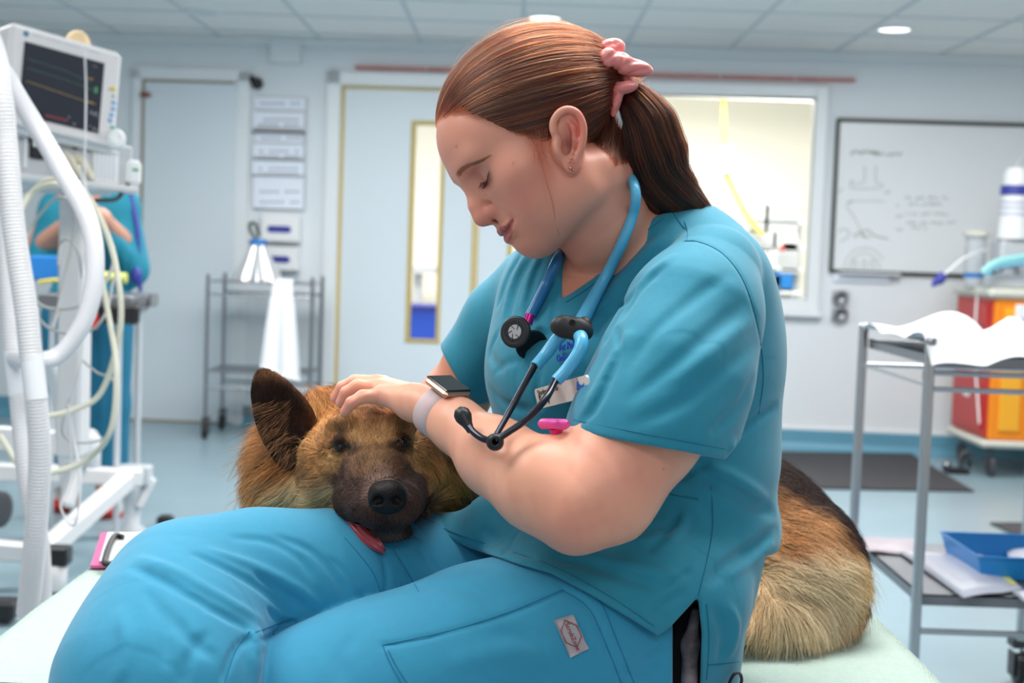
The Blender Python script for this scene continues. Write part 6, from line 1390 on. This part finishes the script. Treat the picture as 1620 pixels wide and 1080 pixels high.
# ================================================================== trolleys
def caster(parent, x, y, r=.04, top=.11, mw=None):
    c = MB(); c.box((x, y + .02, top - .02), (.02, .025, .014), bev=.004); c.box((x - .016, y + .01, r + .012), (.003, .024, .034), bev=.002); c.box((x + .016, y + .01, r + .012), (.003, .024, .034), bev=.002); o = c.build('caster', m_rubber, parent)
    MB().lathe((x - .011, y, r), (1, 0, 0), [(r * .4, 0), (r * .9, 0), (r, .004), (r, .018), (r * .9, .022), (r * .4, .022)]).build('wheel', mw or m_black, o)
# steel trolley at the right
tp = Wp(1473, 533, 3.07); bp = Wp(1350, 515, 3.66); z1 = .945
xf, yf = tp[0], tp[1]; yb = bp[1]; wd = .46
t = thing('instrument_trolley', (xf, yf, 0), 'two-shelf steel instrument trolley at the right with a white drape on top', 'trolley')
for i, (x, y) in enumerate(((xf, yf), (xf, yb), (xf + wd, yb), (xf + wd, yf))):
    MB().cyl((x, y, .12), (x, y, z1), .0125).build('post', m_steel, t)
    MB().lathe((x, y, z1), (0, 0, 1), [(.0128, -.012), (.0134, 0), (.011, .005), (.001, .006)]).build('post_cap', m_steel if i else m_steeld, t)
    caster(t, x, y, .042, .13)
for z, zt in ((.912, 1), (.372, 0)):
    b = MB(); x0, x1, y0, y1 = xf + .012, xf + wd - .012, yf + .015, yb - .015
    b.span((x0, y0, z - .003), (x1, y1, z)); b.span((x0, y0, z - .025), (x1, y0 + .004, z)); b.span((x0, y1 - .004, z - .025), (x1, y1, z)); b.span((x0, y0, z - .025), (x0 + .004, y1, z)); b.span((x1 - .004, y0, z - .025), (x1, y1, z))
    b.build('shelf', m_steeld if zt else mat('grey_shelf_steel', S(128, 130, 136), .42, metal=.7), t)
for z in (.872, .836): MB().cyl((xf, yf, z), (xf + wd, yf, z), .006, n=12).build('rail', m_steel, t)
MB().cyl((xf, yf, .292), (xf + wd, yf, .292), .007, n=12).build('rail', m_steel, t)
MB().cyl((xf, yb, .842), (xf + wd, yb, .842), .006, n=12).build('rail', m_steel, t)
MB().cyl((xf, yf, .842), (xf, yb, .842), .004, n=12).build('rail', m_steel, t)
for z in (.86, .35): MB().box((xf + .014, yf + .05, z), (.006, .03, .014), bev=.004).build('rubber_buffer', m_black, t)
# white drape on the top shelf
m_drape = mat('white_drape_fabric', S(244, 246, 250), .75, bump=[('weave', 900, .1, .0004)])
nu, nv = 46, 34; G = np.zeros((nu, nv, 3))
for i in range(nu):
    for j in range(nv):
        u, v = i / (nu - 1), j / (nv - 1)
        x = xf - .012 + u * .60; y = yf - .055 + v * (yb - yf + .02)
        h = .922 + .014 * math.sin(7 * u + 4 * v) * math.cos(5 * v - 2 * u) + .05 * math.exp(-((u - .30) / .12) ** 2 - ((v - .75) / .3) ** 2) + .055 * math.exp(-((u - .52) / .06) ** 2 - ((v - .62) / .2) ** 2) - .045 * math.exp(-((u - .41) / .035) ** 2 - ((v - .5) / .2) ** 2)
        h += .012 * abs(math.sin(16 * u + 9 * v)) + .02 * math.exp(-(u / .1) ** 2)
        if v < .12: h -= (1 - v / .12) * (.034 + .018 * math.sin(9 * u + 1))
        G[i, j] = (x, y + .01 * math.sin(14 * u), h)
tag(MB().sheet(G, .0015).build('surgical_drape', m_drape), 'crumpled white drape spread over the top shelf of the steel trolley', 'drape')
# blue tray and packets on the lower shelf
m_tray = mat('blue_tray_plastic', S(30, 128, 200), .35)
t = thing('tray', (xf + .33, yf + .34, .373), 'blue plastic tray on the lower shelf of the steel trolley', 'tray')
c0 = np.array((xf + .185, yf + .19, .376)); 
b = MB(); x0, y0, x1, y1, z0, zh = xf + .20, yf + .17, xf + .44, yf + .43, .376, .055; e = .014
def fr(zz, g): return [(x0 - g, y0 - g, zz), (x1 + g, y0 - g, zz), (x1 + g, y1 + g, zz), (x0 - g, y1 + g, zz)]
V = fr(z0, 0) + fr(z0 + zh, e) + fr(z0 + zh, e - .004) + fr(z0 + .003, -.004)
b.add(V, [(0, 3, 2, 1)] + [(i, (i + 1) % 4, 4 + (i + 1) % 4, 4 + i) for i in range(4)] + [(4 + i, 4 + (i + 1) % 4, 8 + (i + 1) % 4, 8 + i) for i in range(4)] + [(8 + i, 8 + (i + 1) % 4, 12 + (i + 1) % 4, 12 + i) for i in range(4)] + [(12, 13, 14, 15)])
b.build('tray_body', m_tray, t); b = MB()
for (a, c_) in ((0, 1), (1, 2), (2, 3), (3, 0)): b.cyl(np.array(fr(z0 + zh, e)[a]), np.array(fr(z0 + zh, e)[c_]), .003, n=8)
b.build('tray_rim', m_tray, t)
m_pack = mat('packet_film', S(192, 194, 206), .3); m_yel = mat('yellow_print', S(226, 222, 110), .6)
def packet(name, pix, z, th, lab, m, stripes, cat='packet'):
    q = [on_level(x, y, z) for x, y in pix]; n_ = 10; G = np.zeros((n_, n_, 3))
    for i in range(n_):
        for j in range(n_):
            u, v = i / (n_ - 1), j / (n_ - 1); p = (q[0] * (1 - u) + q[1] * u) * (1 - v) + (q[3] * (1 - u) + q[2] * u) * v
            G[i, j] = p + (0, 0, th * (math.sin(PI * u) * math.sin(PI * v)) ** .6 + .0015 * math.sin(9 * u + 5 * v) + .002)
    o = tag(MB().sheet(G, .0012).build(name, m), lab, cat, 'sterile packets on the lower shelf')
    b = MB()
    for k in range(stripes):
        i0 = 2 + .62 * k
        g = lambda u, v: G[int(u), int(v)] * (1 - (u % 1)) + G[min(int(u) + 1, n_ - 1), int(v)] * (u % 1) + (0, 0, .0018)
        b.add([g(i0, 2), g(i0, 7), g(i0 + .25, 7), g(i0 + .25, 2)], [(0, 1, 2, 3)])
    if stripes: b.build('print', m_lilac, o)
    if stripes:
        b = MB(); b.add([G[8, 1] + (0, 0, .002), G[8, 8] + (0, 0, .002), G[9, 8] + (0, 0, .002), G[9, 1] + (0, 0, .002)], [(0, 1, 2, 3)]); b.build('seal_strip', m_yel, o)
packet('sterile_packet', [(1365, 851), (1466, 856), (1448, 878), (1360, 872)], .377, .012, 'small pinkish white packet at the back left of the lower shelf', mat('pink_white_film', S(176, 164, 174), .4), 0)
packet('sterile_packet', [(1420, 873), (1552, 878), (1618, 934), (1524, 946)], .377, .010, 'large white printed packet with yellow edge in front of the blue tray', m_pack, 8)
packet('sterile_packet', [(1600, 938), (1660, 930), (1690, 952), (1620, 952)], .377, .008, 'white packet corner beside the yellow-edged packet under the blue tray', m_pack, 0)
packet('sterile_packet', [(1590, 870), (1680, 870), (1680, 905), (1600, 893)], .384, .02, 'white packet lying inside the blue tray', m_pack, 0)
# ---- crash cart
zf = .2; c = on_level(1562, 696, zf); x0, y0 = c[0], c[1]; x1, y1 = x0 + .8, y0 + .58; zt = 1.0
t = thing('crash_cart', ((x0 + x1) / 2, (y0 + y1) / 2, 0), 'red and orange medical crash cart on casters below the whiteboard', 'cart')
m_or = mat('orange_plastic', S(240, 140, 24), .35); m_beige = mat('cart_beige', S(206, 206, 196), .45); m_yo = mat('amber_panel', S(244, 172, 44), .35)
MB().span((x0, y0, zf), (x1, y1, zt - .05), .01).build('body', m_or, t)
b = MB(); b.span((x0 - .012, y0 + .01, zf + .01), (x0, y1, zt - .055), .004); o = b.build('side_panel', m_red, t)
for k, (za_, zb_) in enumerate(((.24, .5), (.52, .64), (.66, .78), (.8, .92))): MB().span((x0 - .022, y0 + .06, za_), (x0 - .01, y1 - .04, zb_), .005).build('drawer', m_red, t)
MB().span((x0 - .024, y0 + .26, .40), (x0 - .02, y0 + .36, .44)).build('drawer_label', m_white, t)
MB().span((x0 + .05, y0 - .012, zf + .05), (x0 + .16, y0, zt - .1), .004).build('front_panel', m_yo, t)
MB().span((x0 + .19, y0 - .012, zf + .04), (x1 - .05, y0, zt - .26), .004).build('front_door', m_or, t)
b = MB(); b.span((x0 + .1, y0 - .03, zt - .24), (x0 + .42, y0 - .012, zt - .08), .006); o = b.build('label_holder', m_white, t)
MB().span((x0 + .13, y0 - .034, zt - .17), (x0 + .4, y0 - .03, zt - .145)).build('label_print', m_lilac, o)
MB().span((x0 - .04, y0 - .03, zt - .055), (x1 + .03, y1 + .02, zt), .02).build('top', m_beige, t)
MB().span((x0 - .04, y0 - .03, zf - .04), (x1 + .03, y1 + .02, zf), .015).build('base', m_beige, t)
for (x, y) in ((x0 + .04, y0 + .05), (x0 + .04, y1 - .05), (x1 - .04, y0 + .05)): caster(t, x, y, .06, .17, m_rubber)
MB().tube(spline([(x0 - .03, y0 + .2, .98), (x0 - .05, y0 + .14, .7), (x0 - .035, y0 + .1, .45), (x0 - .03, y0 + .05, .28)]), .006, 6).build('hanging_strap', m_white, t)
# stuff on the cart
zc = zt
def at(px, py, y): return Q(px, py, y)
t = thing('fluid_bag', at(1605, 372, y0 + .2), 'tall white fluid bag with blue print standing on the crash cart', 'bag')
G = np.zeros((12, 10, 3)); ctr = at(1606, 320, y0 + .2); bt = at(1600, 378, y0 + .2)[2]; tpz = at(1606, 266, y0 + .2)[2]
b = MB(); pr = []
for i in range(13):
    v = i / 12; z = bt + (tpz - bt) * v; w_ = .085 * (1 - .25 * v) * (1 if v < .93 else .8); pr.append((w_, z))
b.lathe((ctr[0], ctr[1], 0), (0, 0, 1), pr); o = b.build('bag_body', m_white, t)
for (zz, h_) in ((.62, .05), (.5, .012), (.42, .012), (.33, .014)):
    z = bt + (tpz - bt) * zz; MB().lathe((ctr[0], ctr[1], z), (0, 0, 1), [(.0775 + .006 * (1 - zz), 0), (.0765 + .006 * (1 - zz), h_)], closed=False).build('blue_print', m_navy if zz > .6 else m_lilac, t)
MB().tube(spline([(ctr[0], ctr[1], tpz), (ctr[0] + .01, ctr[1], tpz + .04), (ctr[0] + .06, ctr[1], tpz + .06)]), .008, 8).build('hanging_hook', m_greyp, t)
MB().span((ctr[0] - .08, ctr[1] - .06, zc), (ctr[0] + .2, ctr[1] + .12, bt), .02).build('stand_block', m_greyp, t)
t = thing('suction_jar', (at(1545, 430, y0 + .3)[0], y0 + .3, zc), 'clear suction jar with pale lid and blue band on the cart corner', 'jar')
q = at(1543, 400, y0 + .3); zl = at(1543, 368, y0 + .3)[2]
MB().lathe((q[0], q[1], zc), (0, 0, 1), [(.05, 0), (.055, .02), (.055, zl - zc - .02)]).build('jar_body', mat('hazy_plastic', S(205, 210, 216), .2, alpha=.75), t)
MB().lathe((q[0], q[1], zl - .02), (0, 0, 1), [(.07, 0), (.075, .01), (.06, .03), (.02, .035)]).build('lid', m_beige, t)
MB().lathe((q[0], q[1], zc + .05), (0, 0, 1), [(.057, 0), (.057, .025)], closed=False).build('blue_band', m_blue, t)
t = tag(MB().box((q[0] + .12, q[1] - .16, zc + .06), (.035, .03, .06), bev=.01).box((q[0] + .11, q[1] - .16, zc + .1), (.025, .025, .06), (np.array([.8, 0, .6]), np.array([0, 1.0, 0]), np.array([-.6, 0, .8])), .008).build('suction_unit', m_greyp), 'small grey suction unit between the jar and the black case', 'device')
q2 = at(1590, 402, y0 + .1)
t = thing('carry_case', (q2[0], q2[1], zc), 'grey carry case with arched black handle on the crash cart', 'case')
MB().box((q2[0] + .02, q2[1] + .03, zc + .035), (.1, .06, .035), bev=.01).build('case_body', m_greyp, t)
MB().tube(spline([(q2[0] - .06, q2[1], zc + .03), (q2[0] - .055, q2[1], zc + .1), (q2[0] + .0, q2[1], zc + .135), (q2[0] + .08, q2[1], zc + .13)]), .016, 10).build('handle', m_black, t)
for k, (cc, lab) in enumerate(((S(150, 212, 214), 'pale teal plastic tubing pack lying along the front of the cart top'), (S(132, 196, 226), 'pale blue plastic tubing pack below the teal one on the cart'))):
    pts = spline([at(1555 + 8 * k, 432 + 4 * k, y0), at(1568, 420 + 6 * k, y0), at(1590, 412 + 7 * k, y0), at(1640, 404 + 9 * k, y0)])
    tag(MB().tube(pts, .022 - .006 * k, 8, sx=.8).build('tubing_pack', mat('tubing_%d' % k, cc, .3)), lab, 'tubing', 'tubing packs on the cart')
pts = spline([at(1492, 436, y0 + .02), at(1520, 412, y0 + .05), at(1540, 402, y0 + .1), at(1560, 395, y0 + .2)])
t = thing('suction_tube', pts[0], 'thin white tube with dark blue tip drooping over the cart corner', 'tube')
MB().tube(pts, .007, 8).build('tube', m_white, t)
MB().tube([at(1494, 434, y0), at(1486, 442, y0), at(1474, 452, y0)], [.022, .03, .008], 10).build('blue_tip', m_navy, t)
t = thing('foot_pedal', on_level(1515, 750, 0), 'small black foot pedal on the floor beside the cart wheels', 'pedal')
q = on_level(1512, 748, 0); b = MB().box(q + (0, 0, .015), (.06, .05, .012), bev=.006); b.build('pedal_base', m_black, t)
MB().tube(spline([q + (.03, 0, .02), q + (.02, 0, .09), q + (.06, 0, .11), q + (.08, .02, .03)]), .012, 8).build('pedal_lever', m_rubber, t)
MB().ball(q + (-.05, 0, .04), .025).build('pedal_knob', m_steeld, t)
# ---- far steel trolley
zT = .9; q = on_level(324, 694, 0); qx, qy = q[0], q[1]; ww = on_level(489, 699, 0)[0] - q[0]; dd = .4
t = thing('wire_trolley', (qx, qy, 0), 'slim steel trolley with towel standing against the wall by the left door', 'trolley')
for i, (x, y) in enumerate(((qx, qy), (qx + ww, qy), (qx + .01, qy + dd), (qx + ww, qy + dd))):
    MB().cyl((x, y, .12), (x, y, zT + .02), .011, n=12).build('post', m_steeld, t); caster(t, x, y, .045, .13)
for z in (.885, .385): MB().span((qx, qy, z - .008), (qx + ww, qy + dd, z)).build('shelf', m_steeld, t)
for z in (.81, .29):
    for y in (qy, qy + dd): MB().cyl((qx, y, z), (qx + ww, y, z), .008, n=10).build('rail', m_steel, t)
m_silver = mat('silver_pleated_film', S(220, 222, 226), .22, metal=.35)
q = at(407, 445, qy + .2); t = thing('reservoir_bag', (q[0], q[1], .886), 'silvery pleated cone bag with blue collar and dark loop on the wall trolley', 'bag')
zz1 = at(403, 382, qy + .2)[2]; V = []; F = []; n_ = 48; pr = [(.135, .887), (.13, .9), (.085, .99), (.045, 1.08), (.03, zz1)]
for (r_, z) in pr:
    for k in range(n_):
        a = 2 * PI * k / n_; rr = r_ * (1 + .14 * math.cos(9 * a)); V.append((q[0] + rr * math.cos(a), q[1] + rr * math.sin(a), z))
for i in range(len(pr) - 1):
    for k in range(n_): F.append((i * n_ + k, i * n_ + (k + 1) % n_, (i + 1) * n_ + (k + 1) % n_, (i + 1) * n_ + k))
MB().add(V, F, True).build('pleated_bag', m_silver, t)
MB().lathe((q[0], q[1], zz1 - .015), (0, 0, 1), [(.05, 0), (.055, .012), (.04, .03)]).build('collar', m_blue, t)
MB().tube(spline([(q[0] + .005, q[1], zz1), (q[0] - .04, q[1], zz1 + .05), (q[0] - .05, q[1], zz1 + .095), (q[0] - .02, q[1], zz1 + .1), (q[0] + .005, q[1], zz1 + .03)]), .009, 8).build('loop', mat('dark_green_rubber', S(48, 60, 40), .5), t)
# towel over the trolley front
xa = at(440, 445, qy - .01)[0]; G = np.zeros((26, 22, 3)); zlo = at(440, 603, qy)[2]
for i in range(26):
    for j in range(22):
        u, v = i / 25, j / 21; z = .905 - (.905 - zlo) * v * (1 - .14 * (1 - u)); sp_ = .45 + .75 * v ** .7
        x = xa + .03 + (u - .5) * .19 * sp_ ; y = qy - .022 - .018 * math.sin(u * 13) * v - .01 * v
        G[i, j] = (x, y + (.09 if j == 0 else 0), z)
tag(MB().sheet(G, .002).build('towel', m_drape), 'white towel hanging over the front of the slim wall trolley', 'towel')
